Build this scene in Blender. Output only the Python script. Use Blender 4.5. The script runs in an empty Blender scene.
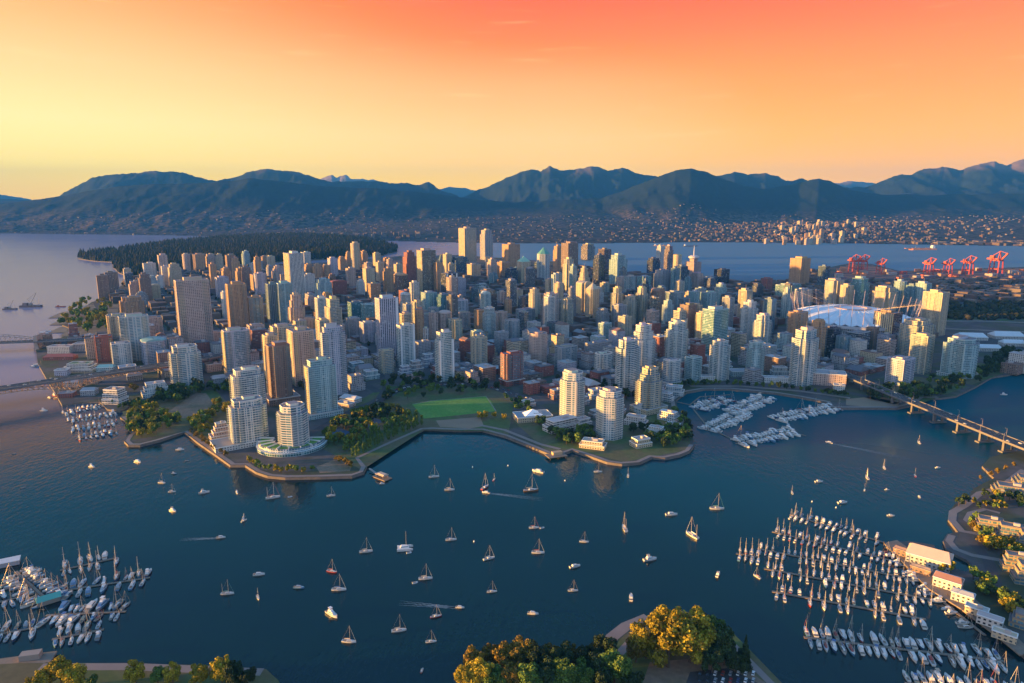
import bpy, math, random
import numpy as np
from mathutils import Vector
R = math.radians
random.seed(7)
rng = np.random.default_rng(7)
scene = bpy.context.scene
C = scene.collection

# ------------------------------------------------------------------ camera
CAM_H, PITCH, FPX = 298.0, R(11.302), 683.0
W, H = 1024, 683
cam_data = bpy.data.cameras.new('camera')
cam_data.sensor_width = 36.0
cam_data.lens = FPX / W * 36.0
cam_data.clip_start = 1.0
cam_data.clip_end = 120000.0
cam = bpy.data.objects.new('camera', cam_data)
cam.location = (0, 0, CAM_H)
cam.rotation_euler = (math.pi / 2 - PITCH, 0, 0)
C.objects.link(cam)
scene.camera = cam

# ------------------------------------------------------------------ render look
scene.view_settings.view_transform = 'Standard'
scene.view_settings.look = 'None'
scene.view_settings.gamma = 1.0
scene.view_settings.use_curve_mapping = False
scene.view_settings.exposure = 2.5
scene.cycles.use_denoising = True
scene.cycles.max_bounces = 5
scene.cycles.diffuse_bounces = 2
scene.cycles.glossy_bounces = 3
scene.cycles.transmission_bounces = 2
scene.cycles.volume_bounces = 0
scene.cycles.caustics_reflective = False
scene.cycles.caustics_refractive = False
scene.cycles.sample_clamp_indirect = 4.0

# ------------------------------------------------------------------ sun
SUN_EL, SUN_AZ = R(3.3), R(-97)              # azimuth measured from straight ahead (+Y), minus = west, to the left
sun_dir = Vector((math.sin(SUN_AZ) * math.cos(SUN_EL), math.cos(SUN_AZ) * math.cos(SUN_EL), math.sin(SUN_EL)))
sl = bpy.data.lights.new('sun', 'SUN')
sl.energy = 5.0
sl.angle = R(0.6)
sl.color = (1.0, 0.50, 0.11)
sun = bpy.data.objects.new('sun', sl)
sun.rotation_euler = (-sun_dir).to_track_quat('-Z', 'Y').to_euler()
sun.location = (-4000, 0, 2000)
C.objects.link(sun)

# ------------------------------------------------------------------ world
def srgb(r, g, b):
    f = lambda c: (c / 255 / 12.92) if c / 255 <= 0.04045 else ((c / 255 + 0.055) / 1.055) ** 2.4
    return (f(r), f(g), f(b), 1.0)

world = bpy.data.worlds.new('World')
scene.world = world
world.use_nodes = True
nt = world.node_tree
N, L = nt.nodes, nt.links
for n in list(N):
    N.remove(n)
def mathn(nt, op, a, b=None, c=None, clamp=False):
    n = nt.nodes.new('ShaderNodeMath'); n.operation = op; n.use_clamp = clamp
    for i, v in enumerate((a, b, c)):
        if v is None: continue
        if isinstance(v, (int, float)): n.inputs[i].default_value = v
        else: nt.links.new(v, n.inputs[i])
    return n.outputs[0]
def mixc(nt, fac, a, b, mode='MIX'):
    n = nt.nodes.new('ShaderNodeMix'); n.data_type = 'RGBA'; n.blend_type = mode
    for s, v in ((0, fac), (6, a), (7, b)):
        if isinstance(v, (int, float)): n.inputs[s].default_value = v
        elif isinstance(v, (tuple, list)): n.inputs[s].default_value = v if len(v) == 4 else (*v, 1)
        else: nt.links.new(v, n.inputs[s])
    return n.outputs[2]
def ramp(nt, fac, stops, interp='LINEAR'):
    n = nt.nodes.new('ShaderNodeValToRGB'); cr = n.color_ramp; cr.interpolation = interp
    while len(cr.elements) > 1: cr.elements.remove(cr.elements[-1])
    cr.elements[0].position = stops[0][0]; cr.elements[0].color = stops[0][1]
    for p, c in stops[1:]:
        e = cr.elements.new(p); e.color = c
    nt.links.new(fac, n.inputs[0])
    return n.outputs[0]
def smooth(nt, v, a, b):
    n = nt.nodes.new('ShaderNodeMapRange'); n.interpolation_type = 'SMOOTHSTEP'
    nt.links.new(v, n.inputs[0]); n.inputs[1].default_value = a; n.inputs[2].default_value = b
    return n.outputs[0]
tc = N.new('ShaderNodeTexCoord')
sx = N.new('ShaderNodeSeparateXYZ'); L.new(tc.outputs['Generated'], sx.inputs[0])
zz = mathn(nt, 'MULTIPLY_ADD', sx.outputs[2], 1.0, 0.05, clamp=True)   # ramp position = sin(elevation) + 0.05
up = [(0.335, srgb(120, 138, 165)), (0.358, srgb(58, 140, 182)), (0.42, srgb(44, 112, 148)), (0.62, srgb(50, 104, 148)), (0.80, srgb(70, 112, 160)), (1.0, srgb(45, 85, 135))]
left = ramp(nt, zz, [(0.0, srgb(255, 190, 120)), (0.075, srgb(255, 222, 60)), (0.10, srgb(255, 236, 130)), (0.15, srgb(255, 234, 166)), (0.22, srgb(255, 214, 160)), (0.315, srgb(250, 172, 125))] + up)
mid = ramp(nt, zz, [(0.0, srgb(255, 200, 130)), (0.085, srgb(255, 216, 105)), (0.14, srgb(255, 208, 140)), (0.21, srgb(255, 185, 128)), (0.27, srgb(255, 142, 98)), (0.315, srgb(255, 116, 84))] + up)
right = ramp(nt, zz, [(0.0, srgb(255, 185, 90)), (0.085, srgb(255, 184, 42)), (0.14, srgb(253, 174, 54)), (0.21, srgb(254, 152, 60)), (0.27, srgb(252, 128, 68)), (0.315, srgb(246, 108, 78))] + up)
back = ramp(nt, zz, [(0.0, srgb(110, 125, 165)), (0.10, srgb(165, 150, 182)), (0.22, srgb(140, 152, 188)), (0.5, srgb(92, 135, 180)), (1.0, srgb(48, 92, 148))])
t1 = smooth(nt, sx.outputs[0], -0.62, 0.05)
t2 = smooth(nt, sx.outputs[0], 0.0, 0.60)
front = mixc(nt, t2, mixc(nt, t1, left, mid), right)
tb = smooth(nt, sx.outputs[1], 0.25, -0.45)
sky_grad = mixc(nt, tb, front, back)
gain = ramp(nt, zz, [(0.0, (1.7, 1.42, 1.0, 1)), (0.075, (1.5, 1.25, 0.85, 1)), (0.12, (1.30, 1.13, 1.0, 1)), (0.20, (1.10, 0.97, 0.80, 1)), (0.33, (1.02, 0.88, 0.58, 1)), (0.36, (1.2, 1.25, 1.28, 1))])
sky_grad = mixc(nt, 1.0, sky_grad, mixc(nt, tb, gain, (1.42, 1.36, 1.32, 1)), 'MULTIPLY')
hs_ = N.new('ShaderNodeHueSaturation'); hs_.inputs['Saturation'].default_value = 1.10; hs_.inputs['Value'].default_value = 1.04; L.new(sky_grad, hs_.inputs['Color']); sky_grad = hs_.outputs[0]
# faint streaks of high cloud
mp = N.new('ShaderNodeMapping'); mp.inputs['Scale'].default_value = (5, 5, 70); L.new(tc.outputs['Generated'], mp.inputs[0])
cn = N.new('ShaderNodeTexNoise'); cn.inputs['Scale'].default_value = 1.6; cn.inputs['Detail'].default_value = 5; L.new(mp.outputs[0], cn.inputs['Vector'])
cf = mathn(nt, 'MULTIPLY', smooth(nt, cn.outputs['Fac'], 0.60, 0.82), 0.22)
sky_grad = mixc(nt, cf, sky_grad, srgb(255, 236, 150))
sky = N.new('ShaderNodeTexSky'); sky.sky_type = 'NISHITA'; sky.sun_disc = False
sky.sun_elevation = SUN_EL; sky.sun_rotation = SUN_AZ
bg1 = N.new('ShaderNodeBackground'); nm = mathn(nt, 'MULTIPLY_ADD', smooth(nt, sx.outputs[2], 0.25, 0.6), 0.85, 0.15); nm = mathn(nt, 'MAXIMUM', nm, tb); L.new(mixc(nt, nm, (0, 0, 0, 1), sky.outputs[0]), bg1.inputs[0]); bg1.inputs[1].default_value = 0.05
bg2 = N.new('ShaderNodeBackground'); L.new(sky_grad, bg2.inputs[0]); bg2.inputs[1].default_value = 0.222
addw = N.new('ShaderNodeAddShader'); L.new(bg1.outputs[0], addw.inputs[0]); L.new(bg2.outputs[0], addw.inputs[1])
wo = N.new('ShaderNodeOutputWorld'); L.new(addw.outputs[0], wo.inputs[0])

# ------------------------------------------------------------------ pixel <-> place
CP, SP = math.cos(PITCH), math.sin(PITCH)
def g(px, py, z=0.0):
    """point of the plane at height z that the photograph shows at px, py"""
    X = (px - 512) / FPX; Y = (341.5 - py) / FPX
    d = (X, CP + Y * SP, -SP + Y * CP)
    t = (z - CAM_H) / d[2]
    return Vector((d[0] * t, d[1] * t, z))
def z_at(py, cy):
    t = (341.5 - py) / FPX
    return CAM_H + cy * (t * CP - SP) / (CP + t * SP)
def depth(y, z): return y * CP - (z - CAM_H) * SP
def x_at(px, y, z): return (px - 512) / FPX * depth(y, z)
def pix(x, y, z):
    d = depth(y, z)
    return 512 + FPX * x / d, 341.5 - FPX * (y * SP + (z - CAM_H) * CP) / d
LAND = 3.0
YAW = R(34)                                   # the downtown street grid

# ------------------------------------------------------------------ mesh builder
class MB:
    def __init__(s): s.v = []; s.f = []; s.uv = []; s.m = []
    def face(s, pts, uv=None, m=0):
        b = len(s.v); s.v += [tuple(p) for p in pts]; s.f.append(tuple(range(b, b + len(pts))))
        s.uv += uv if uv else [(0, 0)] * len(pts); s.m.append(m)
    def prism(s, poly, z0, z1, m=0, mt=None, top=True, bottom=False, u0=0.0):
        """extrude a CCW outline; side UVs run in metres"""
        n = len(poly); u = u0
        for i in range(n):
            a, b = poly[i], poly[(i + 1) % n]; l = math.hypot(b[0] - a[0], b[1] - a[1])
            s.face([(a[0], a[1], z0), (b[0], b[1], z0), (b[0], b[1], z1), (a[0], a[1], z1)], [(u, z0), (u + l, z0), (u + l, z1), (u, z1)], m)
            u += l
        if top: s.face([(p[0], p[1], z1) for p in poly], [(p[0], p[1]) for p in poly], m if mt is None else mt)
        if bottom: s.face([(p[0], p[1], z0) for p in reversed(poly)], None, m)
    def box(s, c, d, rot=0.0, m=0, bottom=True):
        hx, hy, hz = d[0] / 2, d[1] / 2, d[2] / 2; cr, sr = math.cos(rot), math.sin(rot)
        poly = [(c[0] + x * cr - y * sr, c[1] + x * sr + y * cr) for x, y in ((-hx, -hy), (hx, -hy), (hx, hy), (-hx, hy))]
        s.prism(poly, c[2] - hz, c[2] + hz, m, bottom=bottom)
    def tube(s, a, b, r0, r1=None, n=6, m=0, cap=True):
        a, b = Vector(a), Vector(b); r1 = r0 if r1 is None else r1
        d = (b - a).normalized(); u = d.orthogonal().normalized(); w = d.cross(u)
        A = [a + (u * math.cos(2 * math.pi * i / n) + w * math.sin(2 * math.pi * i / n)) * r0 for i in range(n)]
        B = [b + (u * math.cos(2 * math.pi * i / n) + w * math.sin(2 * math.pi * i / n)) * r1 for i in range(n)]
        for i in range(n): s.face([A[i], A[(i + 1) % n], B[(i + 1) % n], B[i]], None, m)
        if cap: s.face(B, None, m); s.face(list(reversed(A)), None, m)
    def beam(s, a, b, w, h, m=0):
        """square bar from a to b"""
        a, b = Vector(a), Vector(b); d = (b - a).normalized()
        u = d.cross(Vector((0, 0, 1)))
        u = u.normalized() if u.length > 1e-4 else Vector((1, 0, 0))
        v = u.cross(d)
        q = [(-1, -1), (1, -1), (1, 1), (-1, 1)]
        A = [a + u * (x * w / 2) + v * (y * h / 2) for x, y in q]; B = [b + u * (x * w / 2) + v * (y * h / 2) for x, y in q]
        for i in range(4): s.face([A[i], A[(i + 1) % 4], B[(i + 1) % 4], B[i]], None, m)
        s.face(B, None, m); s.face(list(reversed(A)), None, m)
    def cone(s, poly, z0, apex, m=0):
        for i in range(len(poly)):
            a, b = poly[i], poly[(i + 1) % len(poly)]
            s.face([(a[0], a[1], z0), (b[0], b[1], z0), apex], None, m)
    def mesh(s, name, mats, smooth=False):
        me = bpy.data.meshes.new(name)
        me.from_pydata(s.v, [], s.f)
        uvl = me.uv_layers.new(name='UVMap')
        uvl.data.foreach_set('uv', np.array(s.uv, dtype=np.float32).ravel())
        for mt in (mats if isinstance(mats, (list, tuple)) else [mats]): me.materials.append(mt)
        me.polygons.foreach_set('material_index', s.m)
        if smooth: me.polygons.foreach_set('use_smooth', [True] * len(s.f))
        me.update()
        return me
    def build(s, name, mats, parent=None, smooth=False, color=None):
        o = bpy.data.objects.new(name, s.mesh(name, mats, smooth)); C.objects.link(o)
        if parent is not None: o.parent = parent
        if color is not None: o.color = (*color[:3], 1)
        return o
def put(name, me, parent=None, loc=None, rz=None, color=None):
    o = bpy.data.objects.new(name, me); C.objects.link(o)
    if parent is not None: o.parent = parent
    if loc is not None: o.location = loc
    if rz is not None: o.rotation_euler = (0, 0, rz)
    if color is not None: o.color = (*color[:3], 1)
    return o
def empty(name, loc=(0, 0, 0), rz=0.0):
    o = bpy.data.objects.new(name, None); C.objects.link(o)
    o.location = loc; o.rotation_euler = (0, 0, rz); o.empty_display_size = 0.5
    return o
def tag(o, label=None, cat=None, group=None, kind=None):
    if label: o['label'] = label
    if cat: o['category'] = cat
    if group: o['group'] = group
    if kind: o['kind'] = kind
    return o
PENDING = []                                  # things whose label is completed at the end, when their neighbours are known
def later(o, desc, cat, group, where=None):
    o['category'] = cat; o['group'] = group
    p = o.location; PENDING.append((o, desc, where, pix(p.x, p.y, p.z)))
    return o
def inside(x, y, poly):
    c = False; n = len(poly); j = n - 1
    for i in range(n):
        xi, yi = poly[i][0], poly[i][1]; xj, yj = poly[j][0], poly[j][1]
        if (yi > y) != (yj > y) and x < (xj - xi) * (y - yi) / (yj - yi) + xi: c = not c
        j = i
    return c
def ccw(poly):
    a = sum(poly[i][0] * poly[(i + 1) % len(poly)][1] - poly[(i + 1) % len(poly)][0] * poly[i][1] for i in range(len(poly)))
    return list(poly) if a > 0 else list(reversed(poly))
# ------------------------------------------------------------------ materials
M = {}
def newmat(name):
    m = bpy.data.materials.new(name); m.use_nodes = True
    nt = m.node_tree; p = nt.nodes['Principled BSDF']
    M[name] = m
    return m, nt, p
def noise(nt, scale, detail=3, vec=None, coord='Object'):
    n = nt.nodes.new('ShaderNodeTexNoise'); n.inputs['Scale'].default_value = scale; n.inputs['Detail'].default_value = detail
    if vec is None:
        t = nt.nodes.new('ShaderNodeTexCoord'); vec = t.outputs[coord]
    nt.links.new(vec, n.inputs['Vector'])
    return n.outputs['Fac']
def worldpos(nt):
    return nt.nodes.new('ShaderNodeNewGeometry').outputs['Position']
def plain(name, col, rough=0.8, var=0.25, scale=0.2, metal=0.0, objcol=False, coord='Object', bump=0.0):
    m, nt, p = newmat(name)
    if objcol:
        base = nt.nodes.new('ShaderNodeObjectInfo').outputs['Color']
    else: base = (*col, 1)
    f = noise(nt, scale, 4, None if coord != 'World' else worldpos(nt), coord if coord != 'World' else 'Object')
    k = mathn(nt, 'MULTIPLY_ADD', f, 2 * var, 1 - var)
    kc = nt.nodes.new('ShaderNodeCombineColor')
    for i in range(3): nt.links.new(k, kc.inputs[i])
    nt.links.new(mixc(nt, 1.0, base, kc.outputs[0], 'MULTIPLY'), p.inputs['Base Color'])
    p.inputs['Roughness'].default_value = rough; p.inputs['Metallic'].default_value = metal
    if bump:
        b = nt.nodes.new('ShaderNodeBump'); b.inputs['Strength'].default_value = bump; b.inputs['Distance'].default_value = 0.3
        nt.links.new(f, b.inputs['Height']); nt.links.new(b.outputs[0], p.inputs['Normal'])
    return m
def two(name, c1, c2, scale, rough=0.9, lo=0.4, hi=0.6, detail=5, fine=None):
    """ground made of two soils or plants mixed by noise over the place"""
    m, nt, p = newmat(name)
    f = smooth(nt, noise(nt, scale, detail, worldpos(nt)), lo, hi)
    col = mixc(nt, f, (*c1, 1), (*c2, 1))
    k = mathn(nt, 'MULTIPLY_ADD', noise(nt, fine or scale * 9, 3, worldpos(nt)), 0.9, 0.55)
    kc = nt.nodes.new('ShaderNodeCombineColor')
    for i in range(3): nt.links.new(k, kc.inputs[i])
    nt.links.new(mixc(nt, 1.0, col, kc.outputs[0], 'MULTIPLY'), p.inputs['Base Color'])
    p.inputs['Roughness'].default_value = rough
    return m
def facade(name, floor, bay, wx, wy, glass, metal=0.45, rough=0.12, mull=0):
    m, nt, p = newmat(name)
    uv = nt.nodes.new('ShaderNodeUVMap'); s = nt.nodes.new('ShaderNodeSeparateXYZ'); nt.links.new(uv.outputs[0], s.inputs[0])
    us = mathn(nt, 'DIVIDE', s.outputs[0], bay); vs = mathn(nt, 'DIVIDE', s.outputs[1], floor)
    fu, fv = mathn(nt, 'FRACT', us), mathn(nt, 'FRACT', vs)
    iu, iv = mathn(nt, 'FLOOR', us), mathn(nt, 'FLOOR', vs)
    oi = nt.nodes.new('ShaderNodeObjectInfo')
    cc = nt.nodes.new('ShaderNodeCombineXYZ'); nt.links.new(iu, cc.inputs[0]); nt.links.new(oi.outputs['Random'], cc.inputs[1])
    cw = nt.nodes.new('ShaderNodeTexWhiteNoise'); nt.links.new(cc.outputs[0], cw.inputs['Vector'])
    half = mathn(nt, 'MULTIPLY_ADD', mathn(nt, 'GREATER_THAN', cw.outputs['Value'], 1 - mull), -wx * 0.27, wx / 2)
    mu = mathn(nt, 'LESS_THAN', mathn(nt, 'ABSOLUTE', mathn(nt, 'SUBTRACT', fu, 0.5)), half)
    mv = mathn(nt, 'LESS_THAN', mathn(nt, 'ABSOLUTE', mathn(nt, 'SUBTRACT', fv, 0.5)), wy / 2)
    mask = mathn(nt, 'MULTIPLY', mu, mv)
    cv = nt.nodes.new('ShaderNodeCombineXYZ'); nt.links.new(iu, cv.inputs[0]); nt.links.new(iv, cv.inputs[1]); nt.links.new(oi.outputs['Random'], cv.inputs[2])
    wn = nt.nodes.new('ShaderNodeTexWhiteNoise'); nt.links.new(cv.outputs[0], wn.inputs['Vector'])
    g1 = tuple(c * 0.45 for c in glass) + (1,); g2 = tuple(min(1, c * 1.5) for c in glass) + (1,)
    gl = mixc(nt, mathn(nt, 'MULTIPLY_ADD', cw.outputs['Value'], 0.6, mathn(nt, 'MULTIPLY', wn.outputs['Value'], 0.4)), g1, g2)
    # some windows have pale blinds drawn
    bl = mathn(nt, 'GREATER_THAN', wn.outputs['Value'], 0.92)
    gl = mixc(nt, mathn(nt, 'MULTIPLY', bl, 0.55), gl, (0.42, 0.40, 0.36, 1))
    f = noise(nt, 0.09, 4)
    k = mathn(nt, 'MULTIPLY_ADD', f, 0.5, 0.75)
    kc = nt.nodes.new('ShaderNodeCombineColor')
    for i in range(3): nt.links.new(k, kc.inputs[i])
    wall = mixc(nt, 1.0, oi.outputs['Color'], kc.outputs[0], 'MULTIPLY')
    nt.links.new(mixc(nt, mask, wall, gl), p.inputs['Base Color'])
    rr = mathn(nt, 'MULTIPLY_ADD', mask, rough - 0.7, 0.7); nt.links.new(rr, p.inputs['Roughness'])
    mm = mathn(nt, 'MULTIPLY', mask, mathn(nt, 'MULTIPLY', mathn(nt, 'SUBTRACT', 1.0, bl), metal)); nt.links.new(mm, p.inputs['Metallic'])
    return m
facade('f_conc', 3.0, 3.2, 0.66, 0.54, (0.10, 0.12, 0.14), 0.2, 0.15, 0.4)
facade('f_band', 3.0, 5.0, 0.90, 0.50, (0.13, 0.17, 0.20))
facade('f_glass', 3.0, 2.8, 0.92, 0.74, (0.16, 0.31, 0.36), 0.3, 0.12, 0.22)
facade('f_pale', 3.0, 3.3, 0.90, 0.66, (0.12, 0.24, 0.31), 0.2, 0.14, 0.35)
facade('f_slab', 3.0, 6.5, 0.95, 0.64, (0.11, 0.24, 0.31), 0.2, 0.14, 0.2)
facade('f_vert', 3.0, 4.2, 0.52, 0.86, (0.12, 0.18, 0.23), 0.5)
facade('f_dark', 3.6, 2.0, 0.88, 0.82, (0.07, 0.12, 0.19), 0.7, 0.08)
facade('f_teal', 3.2, 3.2, 0.86, 0.78, (0.08, 0.30, 0.34), 0.6, 0.10)
facade('f_grid', 3.1, 3.6, 0.55, 0.44, (0.06, 0.08, 0.12), 0.4)
facade('f_low', 3.0, 3.2, 0.50, 0.48, (0.10, 0.13, 0.16))
plain('paint', (1, 1, 1), 0.62, 0.12, 0.15, objcol=True)
plain('gloss', (1, 1, 1), 0.28, 0.06, 0.3, objcol=True)
plain('white', (0.72, 0.72, 0.70), 0.55, 0.12, 0.2)
plain('roof_gravel', (0.22, 0.21, 0.23), 0.9, 0.3, 0.15)
plain('glass_dark', (0.03, 0.05, 0.07), 0.12, 0.2, 0.3, metal=0.3)
plain('glass_rail', (0.30, 0.42, 0.46), 0.12, 0.15, 0.3, metal=0.5)
plain('mast_metal', (0.48, 0.40, 0.32), 0.35, 0.1, 0.3, metal=0.25)
plain('concrete', (0.15, 0.145, 0.15), 0.85, 0.25, 0.12)
plain('steel', (0.30, 0.26, 0.24), 0.6, 0.2, 0.15)
plain('crane_red', (0.50, 0.075, 0.05), 0.5, 0.12, 0.1)
plain('truss_paint', (0.42, 0.27, 0.17), 0.7, 0.2, 0.06)
plain('rust', (0.30, 0.11, 0.06), 0.7, 0.25, 0.06)
plain('dock_wood', (0.22, 0.17, 0.13), 0.85, 0.3, 0.4)
plain('pile_wood', (0.10, 0.07, 0.05), 0.9, 0.3, 0.4)
plain('bark', (0.08, 0.055, 0.04), 0.95, 0.3, 0.5)
plain('asphalt', (0.055, 0.055, 0.060), 0.9, 0.25, 0.05, coord='World')
plain('marking', (0.62, 0.60, 0.55), 0.7, 0.15, 0.3, coord='World')
plain('path', (0.24, 0.20, 0.185), 0.9, 0.22, 0.06, coord='World')
plain('stone', (0.16, 0.135, 0.12), 0.95, 0.45, 0.25, coord='World', bump=0.6)
plain('beach', (0.26, 0.19, 0.13), 0.95, 0.25, 0.03, coord='World')
plain('roof_white', (0.72, 0.74, 0.78), 0.5, 0.08, 0.04)
plain('court_blue', (0.05, 0.11, 0.20), 0.8, 0.1, 0.05, coord='World')
plain('foam', (0.13, 0.19, 0.22), 0.6, 0.4, 0.4, coord='World')
two('city_ground', (0.085, 0.078, 0.080), (0.045, 0.060, 0.030), 0.012, lo=0.45, hi=0.58)
two('park_ground', (0.065, 0.110, 0.030), (0.115, 0.100, 0.050), 0.02)
two('lawn', (0.085, 0.245, 0.034), (0.125, 0.265, 0.044), 0.03)
two('dirt', (0.24, 0.165, 0.11), (0.13, 0.115, 0.06), 0.03, lo=0.42, hi=0.7)
# leaves: each crown varies with where its leaves are and which tree it is
def leafmat(name, c1, c2, rough=0.75):
    m, nt, p = newmat(name)
    oi = nt.nodes.new('ShaderNodeObjectInfo')
    f = noise(nt, 0.55, 3)
    col = mixc(nt, f, (*c1, 1), (*c2, 1))
    gm = nt.nodes.new('ShaderNodeNewGeometry')
    k = mathn(nt, 'MULTIPLY', mathn(nt, 'MULTIPLY_ADD', gm.outputs['Random Per Island'], 0.9, 0.55), mathn(nt, 'MULTIPLY_ADD', oi.outputs['Random'], 0.6, 0.7))
    kc = nt.nodes.new('ShaderNodeCombineColor')
    for i in range(3): nt.links.new(k, kc.inputs[i])
    nt.links.new(mixc(nt, 1.0, col, kc.outputs[0], 'MULTIPLY'), p.inputs['Base Color'])
    p.inputs['Roughness'].default_value = rough; p.inputs['Specular IOR Level'].default_value = 0.2
    p.inputs['Subsurface Weight'].default_value = 0.0
    return m
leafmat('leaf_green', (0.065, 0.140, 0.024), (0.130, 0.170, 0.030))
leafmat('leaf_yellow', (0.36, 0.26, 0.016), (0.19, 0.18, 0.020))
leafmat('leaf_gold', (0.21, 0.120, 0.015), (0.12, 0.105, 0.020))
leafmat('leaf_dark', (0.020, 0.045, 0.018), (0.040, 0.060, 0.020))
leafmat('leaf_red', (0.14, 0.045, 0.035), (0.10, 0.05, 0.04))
# sea water: dark teal body under small waves, sky reflections painted in by place
m, nt, p = newmat('water')
wp = worldpos(nt)
mp = nt.nodes.new('ShaderNodeMapping'); mp.inputs['Scale'].default_value = (1.0, 0.45, 1.0); mp.inputs['Rotation'].default_value = (0, 0, R(18)); nt.links.new(wp, mp.inputs[0])
n1 = noise(nt, 0.22, 4, mp.outputs[0]); n2 = noise(nt, 0.035, 3, mp.outputs[0]); n3 = noise(nt, 0.0035, 3, wp)
bh = mathn(nt, 'ADD', mathn(nt, 'MULTIPLY', n1, 0.55), mathn(nt, 'MULTIPLY', n2, 0.35))
b = nt.nodes.new('ShaderNodeBump'); b.inputs['Strength'].default_value = 0.60; b.inputs['Distance'].default_value = 1.0
nt.links.new(bh, b.inputs['Height']); nt.links.new(b.outputs[0], p.inputs['Normal'])
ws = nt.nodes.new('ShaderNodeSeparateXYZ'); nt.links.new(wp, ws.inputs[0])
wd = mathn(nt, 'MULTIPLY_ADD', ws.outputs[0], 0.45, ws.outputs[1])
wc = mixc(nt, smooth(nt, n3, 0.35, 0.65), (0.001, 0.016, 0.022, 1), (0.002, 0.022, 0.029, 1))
wc = mixc(nt, smooth(nt, wd, 550.0, 1300.0), wc, (0.002, 0.084, 0.115, 1))  # blue sky reflection of the inlet painted in as brighter teal
harbour_sheen = mathn(nt, 'MULTIPLY', smooth(nt, ws.outputs[1], 2200.0, 3200.0), smooth(nt, ws.outputs[0], -1500.0, -300.0))
wc = mixc(nt, harbour_sheen, wc, (0.17, 0.27, 0.33, 1))  # pale sheen of the harbour put into the base colour
wc = mixc(nt, mathn(nt, 'MULTIPLY', smooth(nt, ws.outputs[1], 720.0, 1200.0), smooth(nt, ws.outputs[0], -350.0, -950.0)), wc, (0.26, 0.25, 0.33, 1))  # lilac sky reflection painted into the west bay
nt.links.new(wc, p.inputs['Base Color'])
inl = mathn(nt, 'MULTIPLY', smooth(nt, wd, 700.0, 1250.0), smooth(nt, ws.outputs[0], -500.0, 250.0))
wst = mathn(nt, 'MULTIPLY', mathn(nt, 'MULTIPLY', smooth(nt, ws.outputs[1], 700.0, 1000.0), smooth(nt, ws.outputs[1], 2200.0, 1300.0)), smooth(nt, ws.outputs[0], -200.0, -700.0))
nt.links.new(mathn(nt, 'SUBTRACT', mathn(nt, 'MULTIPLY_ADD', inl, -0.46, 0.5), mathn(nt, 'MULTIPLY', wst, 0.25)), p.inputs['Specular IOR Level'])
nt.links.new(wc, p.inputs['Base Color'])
nt.links.new(mathn(nt, 'MULTIPLY_ADD', smooth(nt, n3, 0.3, 0.7), 0.06, mathn(nt, 'MULTIPLY_ADD', harbour_sheen, 0.20, mathn(nt, 'MULTIPLY_ADD', inl, 0.25, 0.07))), p.inputs['Roughness'])
p.inputs['IOR'].default_value = 1.333
df = nt.nodes.new('ShaderNodeBsdfDiffuse'); nt.links.new(wc, df.inputs['Color']); mx = nt.nodes.new('ShaderNodeMixShader')   # matte share mutes the warm sky reflection in inlet and west bay
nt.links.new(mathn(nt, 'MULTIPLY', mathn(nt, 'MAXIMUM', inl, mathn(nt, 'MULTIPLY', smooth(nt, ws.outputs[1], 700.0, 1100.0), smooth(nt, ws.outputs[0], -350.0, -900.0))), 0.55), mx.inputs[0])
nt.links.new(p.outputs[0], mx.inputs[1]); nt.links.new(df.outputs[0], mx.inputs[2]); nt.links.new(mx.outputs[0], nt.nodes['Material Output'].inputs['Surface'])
# wooded mountains; bare rock where it is high
m, nt, p = newmat('mountain')
wp = worldpos(nt); s = nt.nodes.new('ShaderNodeSeparateXYZ'); nt.links.new(wp, s.inputs[0])
f = noise(nt, 0.0012, 6, wp); f2 = noise(nt, 0.02, 4, wp)
forest = mixc(nt, f2, (0.010, 0.020, 0.026, 1), (0.026, 0.038, 0.040, 1))
rockf = smooth(nt, mathn(nt, 'MULTIPLY_ADD', f, 700.0, s.outputs[2]), 1150.0, 1500.0)
col = mixc(nt, rockf, forest, (0.20, 0.145, 0.13, 1))
town = mixc(nt, smooth(nt, f2, 0.40, 0.62), (0.035, 0.036, 0.030, 1), (0.12, 0.090, 0.080, 1))
tf = smooth(nt, mathn(nt, 'MULTIPLY_ADD', f, 260.0, s.outputs[2]), 430.0, 230.0)
nt.links.new(mixc(nt, tf, col, town), p.inputs['Base Color']); p.inputs['Roughness'].default_value = 1.0; p.inputs['Specular IOR Level'].default_value = 0.05
m, nt, p = newmat('conifer')
gm = nt.nodes.new('ShaderNodeNewGeometry')
nt.links.new(mixc(nt, gm.outputs['Random Per Island'], (0.016, 0.026, 0.014, 1), (0.060, 0.055, 0.030, 1)), p.inputs['Base Color']); p.inputs['Roughness'].default_value = 0.95; p.inputs['Specular IOR Level'].default_value = 0.1
m, nt, p = newmat('house_mix')
gm = nt.nodes.new('ShaderNodeNewGeometry')
nt.links.new(ramp(nt, gm.outputs['Random Per Island'], [(0.0, (0.06, 0.05, 0.05, 1)), (0.3, (0.13, 0.10, 0.09, 1)), (0.55, (0.12, 0.065, 0.05, 1)), (0.75, (0.19, 0.16, 0.145, 1)), (0.88, (0.10, 0.10, 0.12, 1)), (1.0, (0.20, 0.14, 0.10, 1))]), p.inputs['Base Color']); p.inputs['Roughness'].default_value = 0.8
# the air over the city
m = bpy.data.materials.new('haze_air'); m.use_nodes = True; nt = m.node_tree; M['haze_air'] = m
for n in list(nt.nodes):
    if n.type == 'BSDF_PRINCIPLED': nt.nodes.remove(n)
pv = nt.nodes.new('ShaderNodeVolumePrincipled'); pv.inputs['Color'].default_value = (0.04, 0.28, 1.0, 1); pv.inputs['Density'].default_value = 3.2e-5
pv.inputs['Anisotropy'].default_value = 0.0
nt.links.new(pv.outputs[0], nt.nodes['Material Output'].inputs['Volume'])
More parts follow.
